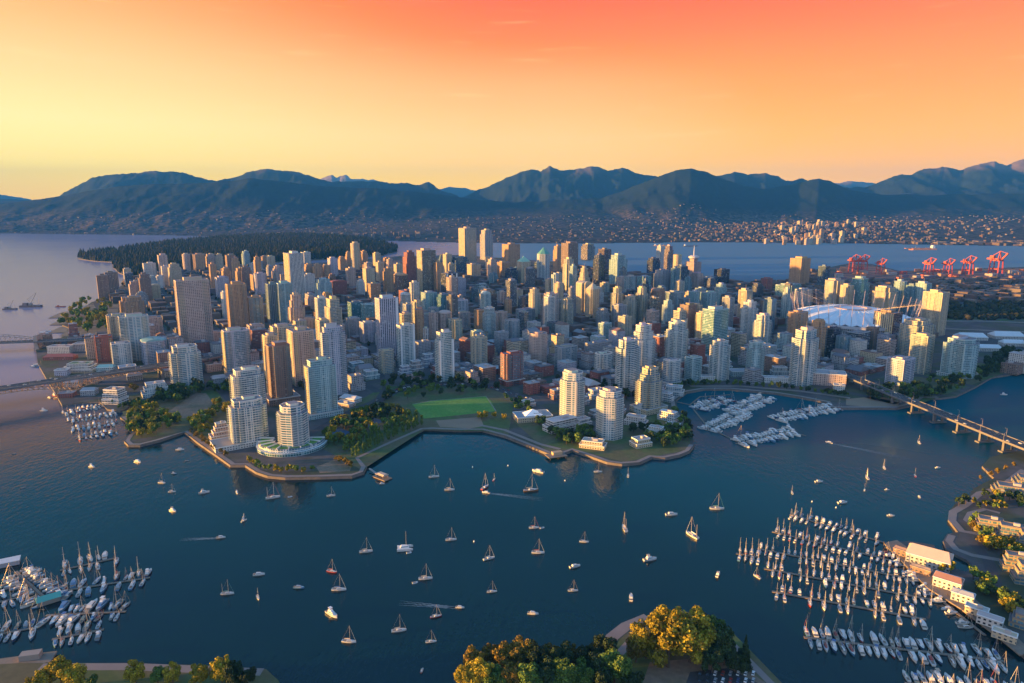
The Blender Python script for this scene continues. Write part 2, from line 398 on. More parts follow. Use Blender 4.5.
# ------------------------------------------------------------------ the setting: sea, land, mountains, air
def poly_px(pts, z=0.0): return ccw([(g(x, y, z).x, g(x, y, z).y) for x, y in pts])
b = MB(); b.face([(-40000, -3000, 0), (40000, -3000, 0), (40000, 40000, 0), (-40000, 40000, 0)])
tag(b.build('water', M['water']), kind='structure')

COAST = [(78, 331), (60, 338), (40, 341), (36, 350), (38, 364), (46, 378), (54, 391), (62, 405), (82, 402), (100, 402), (107, 409), (120, 411), (131, 407), (124, 413), (120, 417), (136, 430), (128, 435), (124, 441), (128, 445), (140, 445), (160, 440), (184, 432), (200, 444), (216, 455), (230, 465), (245, 465), (256, 472), (268, 476), (285, 477.5), (320, 477), (352, 476), (364, 472), (367, 466), (360, 458), (390, 444), (424, 429), (432, 429), (455, 430), (482, 430), (505, 436), (530, 446), (547, 453), (560, 455), (572, 450), (590, 456), (607, 462), (622, 464), (640, 462.5), (652, 457), (665, 458), (680, 455), (690, 451), (694.5, 445), (692, 435), (687, 422), (678, 410), (676, 400), (687, 392), (705, 389), (730, 389), (775, 393), (800, 397), (826, 402), (830, 407), (845, 408), (870, 408), (898, 408), (916, 404), (925, 398), (940, 398), (956, 396), (975, 387), (992, 377), (1006, 375), (1030, 370), (1100, 364), (1300, 350)]
BACK = [(1300, 270), (1024, 267), (930, 270), (900, 271), (872, 264), (850, 263), (826, 268), (812, 271), (800, 281), (780, 283), (700, 281), (640, 276), (560, 262), (460, 255), (400, 256), (330, 262), (250, 266), (180, 272), (130, 279), (118, 288), (104, 298), (92, 302), (80, 310), (66, 316), (74, 321), (62, 325)]
CITY = poly_px(COAST + BACK, LAND)
def land_sheet(name, poly, z, mat):
    b = MB(); b.prism(poly, -2.0, z, 1, 0); return tag(b.build(name, [M[mat], M['stone']]), kind='structure')
land_sheet('city_ground', CITY, LAND, 'city_ground')
PARK = poly_px([(78, 258.5), (80, 253), (115, 250), (170, 243), (230, 239), (300, 237), (345, 238.5), (372, 241), (398, 247), (396, 252), (380, 256), (330, 259), (250, 264), (180, 270), (130, 277.5), (118, 272), (113, 267), (112, 262), (95, 261)], LAND)
land_sheet('park_headland', PARK, LAND, 'dirt')
SOUTH_E = poly_px([(1300, 430), (1060, 440), (1024, 450), (990, 457), (982, 466), (994, 478), (984, 483), (973, 489), (968, 498), (956, 503), (949, 511), (948, 519), (955, 528), (958, 532), (947, 534), (943, 541), (946, 549), (957, 555), (967, 560), (972, 566), (966, 572), (952, 567), (938, 553), (934, 545), (910, 541), (888, 542), (886, 546), (908, 566), (931, 588), (966, 610), (1008, 641), (1026, 657), (1090, 700), (1300, 800), (1500, 600)], 2.6)
land_sheet('south_shore', SOUTH_E, 2.6, 'city_ground')
SOUTH_C = poly_px([(455, 760), (459, 700), (463, 672), (470, 656), (500, 652), (560, 651), (600, 652), (606, 640), (622, 625), (645, 616), (672, 612), (700, 612), (728, 628), (752, 652), (783, 684), (840, 760)], 2.6)
land_sheet('point_park', SOUTH_C, 2.6, 'park_ground')
SOUTH_W = poly_px([(-260, 690), (-60, 668), (20, 663), (90, 663), (200, 665), (266, 669), (278, 680), (300, 720), (200, 800), (-300, 800)], 2.6)
land_sheet('shore_park', SOUTH_W, 2.6, 'park_ground')

# mountains and the far shore: one height field
NX, ND = 900, 172
azpx = np.concatenate([np.linspace(-420, -20, 60, endpoint=False), np.linspace(-20, 1044, 780, endpoint=False), np.linspace(1044, 1440, 60)])
dist = np.concatenate([np.linspace(4700, 9000, 56), np.linspace(9050, 14500, 84), np.linspace(14700, 23600, 32)])
def vnoise(x, y, seed):
    r = np.random.default_rng(seed); T = r.random((256, 256))
    xi = np.floor(x).astype(int); yi = np.floor(y).astype(int); fx = x - xi; fy = y - yi
    fx = fx * fx * (3 - 2 * fx); fy = fy * fy * (3 - 2 * fy)
    a = T[xi % 256, yi % 256]; bb = T[(xi + 1) % 256, yi % 256]; c = T[xi % 256, (yi + 1) % 256]; d = T[(xi + 1) % 256, (yi + 1) % 256]
    return (a * (1 - fx) + bb * fx) * (1 - fy) + (c * (1 - fx) + d * fx) * fy
def fbm(x, y, seed, oct=5, ridged=False):
    s = 0; amp = 0.5; tot = 0
    for o in range(oct):
        n = vnoise(x * 2 ** o, y * 2 ** o, seed + o)
        if ridged: n = 1 - np.abs(2 * n - 1)
        s = s + n * amp; tot += amp; amp *= 0.5
    return s / tot
A, D = np.meshgrid(azpx, dist, indexing='ij')
XX = (A - 512) / FPX * D / CP * 0.985; YY = D.copy()
sk_near = [(-500, 205), (-100, 206), (0, 207), (20, 203), (45, 200), (75, 196), (100, 190), (130, 186), (165, 184), (200, 183), (235, 181), (255, 178), (280, 180), (300, 182), (330, 186), (370, 188), (405, 190), (440, 194), (480, 200), (520, 202), (560, 200), (600, 198), (625, 188), (645, 180), (660, 174), (670, 170), (685, 168), (698, 171), (715, 178), (735, 185), (760, 189), (790, 183), (803, 179), (810, 177), (822, 181), (840, 190), (870, 194), (920, 195), (980, 193), (1024, 192), (1200, 188), (1524, 190)]
sk_mid = [(-500, 207), (-60, 207), (40, 201), (70, 197), (90, 186), (104, 178), (125, 174), (160, 172), (192, 173), (212, 178), (226, 181), (244, 177), (256, 172), (275, 170), (290, 171), (306, 172), (322, 179), (345, 182), (372, 181), (398, 183), (418, 184), (432, 183), (445, 190), (462, 197), (475, 192), (490, 187), (503, 179), (512, 174), (530, 170), (540, 172), (548, 167), (562, 171), (580, 168), (592, 167), (605, 171), (618, 168), (630, 171), (645, 176), (660, 178), (700, 178), (716, 174), (728, 172), (740, 176), (752, 174), (758, 173), (768, 176), (777, 180), (792, 179), (815, 184), (840, 188), (856, 188), (872, 181), (888, 175), (905, 171), (915, 169), (925, 167), (935, 168), (948, 169), (964, 164), (978, 162), (990, 165), (1003, 159), (1012, 156), (1024, 155), (1060, 152), (1120, 160), (1300, 165), (1524, 170)]
sk_far = [(-500, 198), (-30, 196), (0, 194), (15, 195), (30, 197), (60, 202), (300, 190), (322, 180), (331, 177), (338, 174), (342, 177), (346, 175), (352, 174), (356, 178), (366, 179), (380, 180), (400, 184), (440, 190), (452, 187), (465, 188), (478, 190), (520, 195), (800, 186), (825, 183), (842, 181), (858, 182), (870, 184), (1024, 180), (1524, 185)]
def crest(sk, Dr):
    y = np.interp(azpx, [p[0] for p in sk], [p[1] for p in sk]); return np.array([z_at(v, Dr) for v in y])
rn = fbm(XX / 1500, YY / 3200, 11, 5, True); rn2 = fbm(XX / 420, YY / 700, 31, 4, True); rn3 = fbm(XX / 170, YY / 260, 71, 3, True)
# lower slopes: town rising gently from the shore
shore = np.interp(azpx, [-500, 0, 200, 345, 460, 560, 700, 830, 1024, 1524], [233, 233, 235.5, 239.5, 242.5, 243.5, 242, 243, 246, 248])
sd = np.array([g(512, v, 2.0).y for v in shore])[:, None]
Z = np.where(D > sd, 4 + np.clip((D - sd) / 3800, 0, 1.4) ** 1.35 * 210 * (0.6 + 0.8 * fbm(XX / 1300, YY / 1300, 51, 4)), -6)
for sk, Dr, Wf, Wb, na in ((sk_near, 9600, 2600, 3000, 0.20), (sk_mid, 12600, 3600, 3500, 0.34), (sk_far, 22500, 6000, 6000, 0.3)):
    Hc = crest(sk, Dr)[:, None]
    t = np.where(D < Dr, (Dr - D) / Wf, (D - Dr) / Wb); t = np.clip(t, 0, 1)
    prof = (1 - t) ** 1.25 * 0.65 + (1 - t * t) ** 2 * 0.35
    q = np.clip(t * 4.0, 0, 1)                              # the crest line itself stays as drawn
    Hh = Hc * prof * (1 - q * na * (1 - rn) * 1.5) - q * (1 - rn2) * 70 * (t < 1)
    Hh = Hh + (1 - q) * ((rn2 - 0.6) * 60 + (rn3 - .6) * 45) * (1.0 if Dr > 10000 else .4) - q * (1 - rn3) * (60 if Dr > 10000 else 26) * (t < 1)
    Z = np.maximum(Z, np.where(t < 1, Hh, -50))
verts = np.stack([XX, YY, Z], -1).reshape(-1, 3)
ii = np.arange((NX - 1) * (ND - 1)); i0 = ii // (ND - 1); j0 = ii % (ND - 1)
q = np.stack([i0 * ND + j0, (i0 + 1) * ND + j0, (i0 + 1) * ND + j0 + 1, i0 * ND + j0 + 1], -1)
me = bpy.data.meshes.new('mountains'); me.from_pydata(verts.tolist(), [], q.tolist()); me.materials.append(M['mountain'])
me.polygons.foreach_set('use_smooth', [True] * len(q)); me.update()
tag(put('mountains', me), kind='structure')
def terrain_z(x, y):
    a = 512 + x * FPX * CP / 0.985 / y
    i = int(np.clip(np.searchsorted(azpx, a), 1, NX - 1)); j = int(np.clip(np.searchsorted(dist, y), 1, ND - 1))
    fa = (a - azpx[i - 1]) / (azpx[i] - azpx[i - 1]); fd = (y - dist[j - 1]) / (dist[j] - dist[j - 1])
    return float(Z[i - 1, j - 1] * (1 - fa) * (1 - fd) + Z[i, j - 1] * fa * (1 - fd) + Z[i - 1, j] * (1 - fa) * fd + Z[i, j] * fa * fd)

# the air
b = MB(); b.box((0, 11400, 735), (66000, 25200, 1482))
hz = b.build('haze', M['haze_air']); tag(hz, kind='stuff')
# ------------------------------------------------------------------ streets, parks, shore paths
def sheet(name, px, z, mat, kind='structure'):
    b = MB(); b.face([(p[0], p[1], z) for p in ccw([(g(x, y, z).x, g(x, y, z).y) for x, y in px])])
    return tag(b.build(name, M[mat]), kind=kind)
def strip(name, px, width, z, mat, closed=False, shift=0.0):
    """a ribbon along a line of points of the photograph, on the ground"""
    P = [Vector((g(x, y, z).x, g(x, y, z).y)) for x, y in px]
    b = MB(); Lp, Rp = [], []
    for i, p in enumerate(P):
        d = (P[min(i + 1, len(P) - 1)] - P[max(i - 1, 0)]).normalized(); n = Vector((-d.y, d.x))
        Lp.append(p + n * (width / 2 + shift)); Rp.append(p + n * (-width / 2 + shift))
    for i in range(len(P) - 1):
        b.face([(*Rp[i], z), (*Rp[i + 1], z), (*Lp[i + 1], z), (*Lp[i], z)])
    return tag(b.build(name, M[mat]), kind='structure')
sheet('park', [(318, 446), (362, 470), (424, 430), (484, 431), (508, 436), (514, 402), (500, 388), (384, 386), (330, 418)], LAND + .03, 'park_ground')
sheet('park', [(126, 441), (184, 431), (212, 450), (234, 440), (234, 392), (180, 388), (122, 412), (136, 430)], LAND + .03, 'park_ground')
sheet('park', [(512, 420), (548, 452), (574, 449), (624, 462), (650, 457), (690, 450), (690, 430), (672, 408), (640, 420), (590, 436), (545, 426)], LAND + .03, 'park_ground')
sheet('park', [(60, 336), (72, 326), (68, 316), (92, 303), (118, 304), (118, 330), (100, 336)], LAND + .03, 'dirt')
sheet('park', [(858, 400), (925, 402), (985, 380), (1005, 373), (985, 362), (920, 376), (880, 384)], LAND + .03, 'park_ground')
sheet('park', [(944, 304), (944, 320), (1120, 322), (1120, 303)], LAND + .03, 'park_ground')
sheet('playing_field', [(412, 404), (432, 400.5), (486, 396), (491, 401), (496, 411), (460, 415), (424, 418.5)], LAND + .06, 'lawn')
strip('field_line', [(412.5, 404.2), (432, 400.7), (486, 396.2), (496, 411)], 1.6, LAND + .10, 'path')
sheet('bare_ground', [(182, 402), (196, 393), (206, 393), (214, 404), (206, 416), (176, 419), (168, 412)], LAND + .06, 'dirt')
sheet('bare_ground', [(316, 467), (336, 459), (352, 463), (350, 471), (320, 473)], LAND + .06, 'dirt')
sheet('beach', [(436, 420.5), (480, 417), (484, 426), (470, 428.5), (440, 427)], LAND + .06, 'beach')
sheet('beach', [(846, 399), (878, 396), (900, 401), (898, 406), (862, 406.5), (846, 405)], LAND + .06, 'beach')
sheet('car_park', [(944, 335), (948, 350), (1030, 352), (1040, 334)], LAND + .05, 'asphalt')
for q in ([(326, 433), (338, 427), (350, 432), (338, 439)], [(356, 424), (372, 417), (384, 421), (368, 429)]):
    sheet('tennis_court', q, LAND + .08, 'court_blue')
for q in ([(48, 318), (62, 312), (90, 309), (88, 317)], [(49, 325), (60, 320), (90, 316), (86, 324)], [(46, 333), (60, 327), (90, 321), (84, 332)]):
    sheet('beach', q, 1.2, 'beach')
sea = COAST[6:9] ; near = COAST[14:52]
strip('seawall_path', COAST[14:53], 5.0, LAND + .12, 'path', shift=4.0)
strip('seawall_path', COAST[53:70], 6.0, LAND + .12, 'path', shift=5.5)
strip('seawall_path', [(480, 425), (505, 430), (540, 444), (560, 449)], 6, LAND + .10, 'path')
strip('seawall_path', [(1024, 470), (1000, 488), (980, 493), (965, 505), (953, 512), (952, 520), (962, 531), (980, 534)], 7.0, 2.70, 'path')
strip('seawall_path', [(952, 535), (949, 541), (956, 549), (972, 555), (1000, 560)], 6.0, 2.70, 'path')
strip('seawall_path', [(1000, 513), (985, 509), (970, 513), (966, 520), (978, 529), (1000, 533)], 5.0, 2.72, 'path')
strip('shore_path', [(606, 668), (604, 652), (612, 637), (626, 626), (648, 617)], 9.0, 2.68, 'path')
strip('shore_path', [(668, 613.5), (700, 614), (726, 630), (750, 654), (786, 690)], 5.0, 2.68, 'path', shift=-5)
strip('shore_path', [(40, 667), (130, 666.5), (262, 672)], 7.0, 2.68, 'path')
strip('park_path', [(600, 660), (618, 655), (632, 640), (640, 625)], 6.0, 2.72, 'path')
sheet('park_court', [(650, 662), (700, 658), (745, 668), (775, 690), (640, 690)], 2.66, 'dirt')
sheet('car_park', [(690, 672), (728, 668), (760, 684), (764, 700), (680, 700)], 2.70, 'asphalt')
sheet('port_quay', [(836, 269), (850, 264.5), (872, 265.5), (900, 272), (930, 271), (1024, 268.5), (1120, 269), (1120, 279), (840, 280)], LAND + .05, 'rust')
ux, uy = math.cos(YAW), math.sin(YAW)
def uv2xy(u, v): return u * ux - v * uy, u * uy + v * ux
def xy2uv(x, y): return x * ux + y * uy, -x * uy + y * ux
BU, BV, RW = 104.0, 152.0, 15.0
rb = MB()
for k in range(-30, 60):
    for axis in (0, 1):
        pitch = BU if axis == 0 else BV
        for j in range(-200, 260):
            a0, a1 = j * 20.0, j * 20.0 + 20.0; c = k * pitch
            pts = []
            for (s, o) in ((a0, -RW / 2), (a1, -RW / 2), (a1, RW / 2), (a0, RW / 2)):
                pts.append(uv2xy(c - o, s) if axis == 0 else uv2xy(s, c + o))
            cx = sum(p[0] for p in pts) / 4; cy = sum(p[1] for p in pts) / 4
            if not (880 < cy < 3600 and abs(cx) < 3000): continue
            px, py = pix(cx, cy, LAND)
            if py > 405 or (py > 384 and 380 < px < 520): continue
            if all(inside(p[0], p[1], CITY) for p in pts):
                rb.face([(p[0], p[1], LAND + .06 + .04 * axis) for p in pts])
tag(rb.build('street', M['asphalt']), kind='structure')
strip('street', [(376, 402), (392, 392), (410, 387), (440, 384), (480, 384), (506, 391), (530, 400)], 22, LAND + .14, 'asphalt')
strip('street', [(300, 440), (330, 422), (356, 408), (378, 400), (386, 388), (380, 372)], 11, LAND + .15, 'asphalt')
strip('street', [(690, 386), (740, 386), (800, 391), (850, 398)], 9, LAND + .14, 'path')
strip('street', [(850, 382), (868, 372), (886, 366), (906, 352)], 16, LAND + .15, 'dirt')
strip('street', [(930, 321), (980, 321), (1100, 325)], 14, LAND + .14, 'path')
strip('street', [(930, 328), (980, 330), (1100, 335)], 12, LAND + .14, 'path')
strip('street', [(960, 508), (985, 500), (1010, 503), (1040, 506)], 10, 2.68, 'asphalt')
strip('street', [(975, 545), (988, 560), (998, 590), (1024, 606), (1060, 620)], 9, 2.68, 'asphalt')

# ------------------------------------------------------------------ buildings
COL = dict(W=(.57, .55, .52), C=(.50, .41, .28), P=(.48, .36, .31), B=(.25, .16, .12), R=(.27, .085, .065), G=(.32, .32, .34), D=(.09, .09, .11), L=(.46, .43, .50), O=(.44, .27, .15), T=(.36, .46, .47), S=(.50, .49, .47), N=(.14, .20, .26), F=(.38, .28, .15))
CNAME = dict(W='white', C='cream', P='pinkish', B='brown', R='red brick', G='grey', D='dark', L='lilac grey', O='orange tan', T='pale teal', S='light grey', N='navy', F='tan')
SNAME = dict(conc='concrete', slab='banded', band='banded', glass='glass', pale='glazed', vert='striped', dark='glass', teal='teal glass', grid='gridded', low='walled')
FOOT = []                                    # (x, y, radius) of what already stands somewhere
def outline(shape, a, b):
    ha, hb = a / 2, b / 2
    if shape == 'round':
        return [(ha * math.cos(t), hb * math.sin(t)) for t in np.linspace(0, 2 * math.pi, 20, endpoint=False)]
    if shape in ('oct', 'cham'):
        k = 0.29 if shape == 'oct' else 0.16
        ca, cb = a * k, b * k
        return [(-ha + ca, -hb), (ha - ca, -hb), (ha, -hb + cb), (ha, hb - cb), (ha - ca, hb), (-ha + ca, hb), (-ha, hb - cb), (-ha, -hb + cb)]
    if shape == 'notch':
        ca, cb = a * .17, b * .17
        return [(-ha + ca, -hb), (ha - ca, -hb), (ha - ca, -hb + cb), (ha, -hb + cb), (ha, hb - cb), (ha - ca, hb - cb), (ha - ca, hb), (-ha + ca, hb), (-ha + ca, hb - cb), (-ha, hb - cb), (-ha, -hb + cb), (-ha + ca, -hb + cb)]
    if shape == 'bow':                        # the camera-side long wall is curved
        n = 9; arc = [(-ha + a * i / n, -hb - b * .28 * math.sin(math.pi * i / n)) for i in range(n + 1)]
        return arc + [(ha, hb), (-ha, hb)]
    if shape == 'bay':                        # projecting centre bays on each wall
        w, d = .22, .10
        return [(-ha, -hb), (-a * w, -hb), (-a * w, -hb - b * d), (a * w, -hb - b * d), (a * w, -hb), (ha, -hb), (ha, -b * w), (ha + a * d, -b * w), (ha + a * d, b * w), (ha, b * w), (ha, hb), (-ha, hb), (-ha, b * w), (-ha - a * d, b * w), (-ha - a * d, -b * w), (-ha, -b * w)]
    return [(-ha, -hb), (ha, -hb), (ha, hb), (-ha, hb)]
def scale_poly(p, k, dx=0, dy=0): return [(x * k + dx, y * k + dy) for x, y in p]
def balcony_column(root, a0, axis, side, w, h0, h1, mat, col):
    """a stack of balconies with slab and glass rail on one wall"""
    b = MB(); z = h0
    while z < h1 - 2:
        dpt = 1.7
        for (t, dz, off, m) in ((dpt, .24, dpt / 2, 0), (.08, 1.05, dpt - .04, 1)):
            c = (side * (a0[0] + off), a0[1]) if axis == 0 else (a0[0], side * (a0[1] + off))
            d = (t, w, dz) if axis == 0 else (w, t, dz)
            b.box((c[0], c[1], z + (dz / 2 if m else -0.02)), (d[0], d[1], dz), m=m)
        z += 3.0
    return b.build('balcony', [M['paint'], M['glass_rail']], root, color=col)
def make_tower(root, style, col, shape, a, b, h, detail, opt, seed):
    rr = random.Random(seed)
    mat = M['f_' + style]; pl = outline(shape, a, b)
    tiers = opt.get('tiers', 1)
    hb = h
    top_extra = 0
    if opt.get('cap') in ('pyramid', 'spire', 'dome', 'vault'): hb = h * (0.80 if opt['cap'] in ('pyramid', 'spire') else 0.93)
    z = 0.0; k = 1.0; hs = [hb] if tiers == 1 else ([hb * .86, hb] if tiers == 2 else [hb * .72, hb * .88, hb])
    if opt.get('ring'):                       # two storeys set back below the roof
        hs = [hb - 7, hb]
    fm = MB()
    for i, zt in enumerate(hs):
        fm.prism(scale_poly(pl, k), z, zt, 0, 1); z = zt
        if i < len(hs) - 1: k *= .80
    fac = fm.build('facade', [mat, M['roof_gravel']], root, color=col)
    rf = MB(); pk = scale_poly(pl, k)
    if detail and not opt.get('cap'):
        n = len(pk)
        for i in range(n):                    # parapet
            p, q = Vector((*pk[i], 0)), Vector((*pk[(i + 1) % n], 0))
            if (q - p).length > .5: rf.beam(p + Vector((0, 0, hb + .55)), q + Vector((0, 0, hb + .55)), .45, 1.3)
    o = rf
    rf.prism(scale_poly(pk, 1.012), hb - .25, hb + .12, 0, 1, bottom=True)
    roof = rf.build('roof', [M['paint'], M['roof_gravel']], root, color=tuple(min(1, c * 1.12) for c in col))
    cap = opt.get('cap')
    mins = min(a, b) * k
    if cap in ('pyramid', 'spire'):
        cb = MB(); cb.cone(scale_poly(pk, .98), hb + .15, (0, 0, h * (1.0 if cap == 'pyramid' else .96)))
        if cap == 'spire': cb.tube((0, 0, h * .9), (0, 0, h * 1.06), 1.0, .25, 6)
        cb.build('spire_roof' if cap == 'spire' else 'pyramid_roof', M['paint'], roof, color=opt.get('capcol', (.14, .34, .27)))
    elif cap in ('dome', 'vault'):
        cb = MB(); nn = 6; prev = None
        for i in range(nn + 1):
            t = i / nn * math.pi / 2; kk = max(.02, math.cos(t)); zz_ = hb + .15 + math.sin(t) * (h - hb)
            ring = [(x * (kk if cap == 'dome' else kk), y * (kk if cap == 'dome' else 1), zz_) for x, y in pk]
            if prev:
                for j in range(len(ring)): cb.face([prev[j], prev[(j + 1) % len(ring)], ring[(j + 1) % len(ring)], ring[j]])
            prev = ring
        cb.build('curved_roof', M['paint'], roof, color=opt.get('capcol', col))
    else:
        pb = MB(); ph = min(6.5, max(3.2, h * .06)); s1 = rr.uniform(.38, .6)
        pb.prism(scale_poly(outline('cham' if shape in ('oct', 'round', 'cham') else 'rect', a * k, b * k), s1, rr.uniform(-.08, .08) * a, rr.uniform(-.08, .08) * b), hb + .12, hb + ph, 0, 1)
        pb.build('penthouse', [M['paint'], M['roof_gravel']], roof, color=tuple(min(1, c * rr.uniform(.85, 1.15)) for c in col))
        if detail:
            for _ in range(rr.randint(2, 4)):
                vb = MB(); vb.box((rr.uniform(-.36, .36) * a * k, rr.uniform(-.36, .36) * b * k, hb + .9), (rr.uniform(1.5, 3.5), rr.uniform(1.5, 3.5), 1.6), m=0); vb.build('roof_plant', M['steel'], roof)
        if h > 85 or opt.get('antenna'):
            ab = MB(); ab.tube((0, 0, hb + ph), (0, 0, hb + ph + opt.get('antenna', 9)), .35, .15, 5); ab.build('antenna', M['mast_metal'], roof)
    if detail and style in ('conc', 'band', 'slab', 'glass', 'pale', 'vert', 'grid') and not opt.get('plain'):
        h1 = hs[0]; cw = tuple(min(1, c * 1.15 + .03) for c in col)
        inset = {'notch': .33, 'oct': .21, 'cham': .34, 'round': 0, 'bow': .30, 'bay': .40}.get(shape, .36)
        hw = max(3.0, a * .17)
        if shape == 'round':
            sb = MB(); z = 5.0                 # ring balconies round the drum
            while z < h1 - 2:
                sb.prism(scale_poly(pl, 1.05), z - .12, z + .12, 0, 0, bottom=True); z += 3.0
            sb.build('balcony', M['paint'], root, color=cw)
        else:
            for sgn in (-1, 1):
                balcony_column(root, (a * inset * sgn * (1 if shape != 'oct' else .5), b / 2), 1, -1, hw, 5.0, h1, None, cw)
            for sgn in (-1, 1):
                balcony_column(root, (a / 2, b * inset * sgn * (1 if shape != 'oct' else .5)), 0, -1, max(3.0, b * .17), 5.0, h1, None, cw)
            if shape in ('rect', 'bay', 'bow'):
                for sx_, sy_ in ((-1, -1), (1, -1), (-1, 1)):
                    fb = MB(); fb.box((sx_ * a / 2, sy_ * b / 2, h1 / 2 + .3), (.9, .9, h1 + .6)); fb.build('corner_pier', M['paint'], root, color=cw)
    if opt.get('podium'):
        w, d, ph = opt['podium']
        pb = MB(); pb.prism([(-a * w / 2, -b * d / 2), (a * w / 2, -b * d / 2), (a * w / 2, b * d / 2), (-a * w / 2, b * d / 2)], 0, ph, 0, 1)
        pd = pb.build('podium', [M['f_low'], M['roof_gravel']], root, color=col)
        eb = MB(); hw_, hd_ = a * w / 2, b * d / 2
        for p, q in (((-hw_, -hd_), (hw_, -hd_)), ((hw_, -hd_), (hw_, hd_)), ((hw_, hd_), (-hw_, hd_)), ((-hw_, hd_), (-hw_, -hd_))):
            eb.beam((*p, ph + .3), (*q, ph + .3), .7, 1.0)
        eb.build('parapet', M['paint'], pd, color=(.6, .58, .55))
    if opt.get('stripe'):                      # broad pale bands up the camera-side wall
        for fx in opt['stripe']:
            sb = MB(); sb.box((a * fx, -b / 2 - .35, hs[0] / 2), (a * .11, .7, hs[0] - .5)); sb.build('white_stripe', M['paint'], root, color=(.72, .71, .70))
    if opt.get('side'):                        # added panel, sunlit gold put into the colour of one wall
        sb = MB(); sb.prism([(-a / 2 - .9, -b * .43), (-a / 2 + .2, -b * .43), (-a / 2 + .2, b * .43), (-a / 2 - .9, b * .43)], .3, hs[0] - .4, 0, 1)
        sb.build('sunlit_panel', [M['f_vert'], M['roof_gravel']], root, color=(.58, .47, .28))
def place_tower(xl, xr, yt, yb, style, ck, shape='rect', ratio=1.0, desc='', name='apartment_tower', yaw=None, **opt):
    yaw = YAW if yaw is None else yaw
    cx, w = (xl + xr) / 2, xr - xl
    p = g(cx, yb, LAND); view = Vector((p.x, p.y)).normalized(); rt = Vector((view.y, -view.x))
    xa, ya = Vector((math.cos(yaw), math.sin(yaw))), Vector((-math.sin(yaw), math.cos(yaw)))
    if not opt and yb < 330:
        q_ = random.Random(int(xl * 31 + yb * 17)).random()
        if q_ < .34: opt['tiers'] = 2
        elif q_ < .42: opt['tiers'] = 3
        elif q_ < .47: opt['cap'] = 'vault'
    y = p.y
    for _ in range(3):
        wm = w * depth(y, LAND + 30) / FPX
        if shape == 'round': bb = wm; aa = wm
        else:
            bb = wm / (ratio * abs(xa.dot(rt)) + abs(ya.dot(rt))); aa = bb * ratio
            if shape in ('oct',): bb *= 1.16; aa *= 1.16
            if shape in ('cham', 'notch'): bb *= 1.07; aa *= 1.07
        off = .5 * (aa * abs(xa.dot(view)) + bb * abs(ya.dot(view))) * (.8 if shape != 'rect' else .95)
        y = p.y + off * view.y
    h = z_at(yt, y) - LAND; h = max(h, 8.0)
    x = x_at(cx, y, LAND + h * .5)
    root = empty(name, (x, y, LAND), yaw)
    make_tower(root, style, COL[ck], shape, aa, bb, h, yb > 318 and w > 9, opt, int(xl * 7 + yb * 131))
    FOOT.append((x, y, max(aa, bb) * .62 * (opt['podium'][0] if opt.get('podium') else 1)))
    if not desc:
        sz = 'tall' if h > 95 else ('short' if h < 45 else 'medium')
        if max(aa, bb) > 1.9 * min(aa, bb): sz += ' slab like'
        kind = 'office tower' if style in ('dark', 'teal') else 'apartment tower'
        c_, s_ = CNAME[ck], SNAME[style]
        if c_ in s_: c_ = ''
        desc = ' '.join(f'{sz} {c_} {s_} {kind}'.split())
        cap = opt.get('cap')
        if cap: desc += {'pyramid': ' with pyramid roof', 'spire': ' with spire', 'dome': ' with domed top', 'vault': ' with rounded top'}[cap]
        later(root, desc, 'tower', 'towers of the downtown peninsula')
    else: tag(root, desc, 'tower', 'towers of the downtown peninsula')
    return root
T = place_tower
# front row, left part
T(264,279,335,380,'conc','C','cham',.9,'slim cream tower at the near left corner of the brown tower cluster')
T(272,296,326,372,'conc','C','notch',1.2,'broad cream tower rearmost of the brown tower cluster')
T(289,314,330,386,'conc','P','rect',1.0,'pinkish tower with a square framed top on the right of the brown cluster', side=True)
T(268,291,345,404,'conc','B','notch',1.1,'dark brown tower foremost of the brown tower cluster', podium=(1.5,1.4,10))
T(317,330,320,362,'pale','C','rect',.8,'slim gold lit slab just behind the grey glass tower')
T(322,346,327,396,'pale','L','cham',2.2,'tall grey glass tower behind the teal gold edged tower', ring=True)
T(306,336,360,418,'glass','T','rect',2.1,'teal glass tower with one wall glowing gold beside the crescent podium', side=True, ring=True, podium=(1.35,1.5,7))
T(233,264,369,418,'pale','W','cham',1.5,'pale cream tower rearmost of the waterfront pair on the point', ring=True)
T(231,266,399,447,'pale','W','notch',1.5,'pale cream tower foremost of the waterfront pair on the point', ring=True)
T(279,308,405,454,'slab','W','oct',1.0,'octagonal white tower rising out of the crescent podium', ring=True)
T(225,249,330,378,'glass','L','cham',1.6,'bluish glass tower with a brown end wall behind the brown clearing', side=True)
T(172,200,346,387,'slab','W','notch',1.3,'white tower with teal glass beside the truss bridge approach', tiers=2)
T(143,165,338,364,'pale','L','cham',1.0,'lilac tower with a green roof rim beyond the truss bridge', cap='vault', capcol=(.2,.38,.38))
T(113,130,343,366,'pale','W','rect',1.2,'short white tower beyond the truss bridge deck')
T(110,127,315,342,'conc','C','bay',.8,'cream tower with gold end wall behind the short white tower')
T(123,148,316,361,'slab','S','notch',1.7,'broad pale grey tower between the beach and the truss bridge')
T(148,162,317,341,'conc','P','rect',1.0)
T(97,112,336,362,'conc','R','rect',1.2,'rust red block beside the bridge approach and the row houses', name='apartment_block')
T(179,210,280,352,'grid','P','rect',2.4,'huge gridded slab tower, by far the broadest and tallest near the beach', tiers=1)
T(228,247,284,334,'conc','O','rect',1.7,'dark gridded tower with a gold end wall beside the huge slab tower')
T(222,230,292,319,'conc','W','cham',1.0)
T(376,399,298,360,'vert','L','rect',1.8,'tall mauve tower with a broad white stripe behind the white framed towers', stripe=(.42,), plain=True)
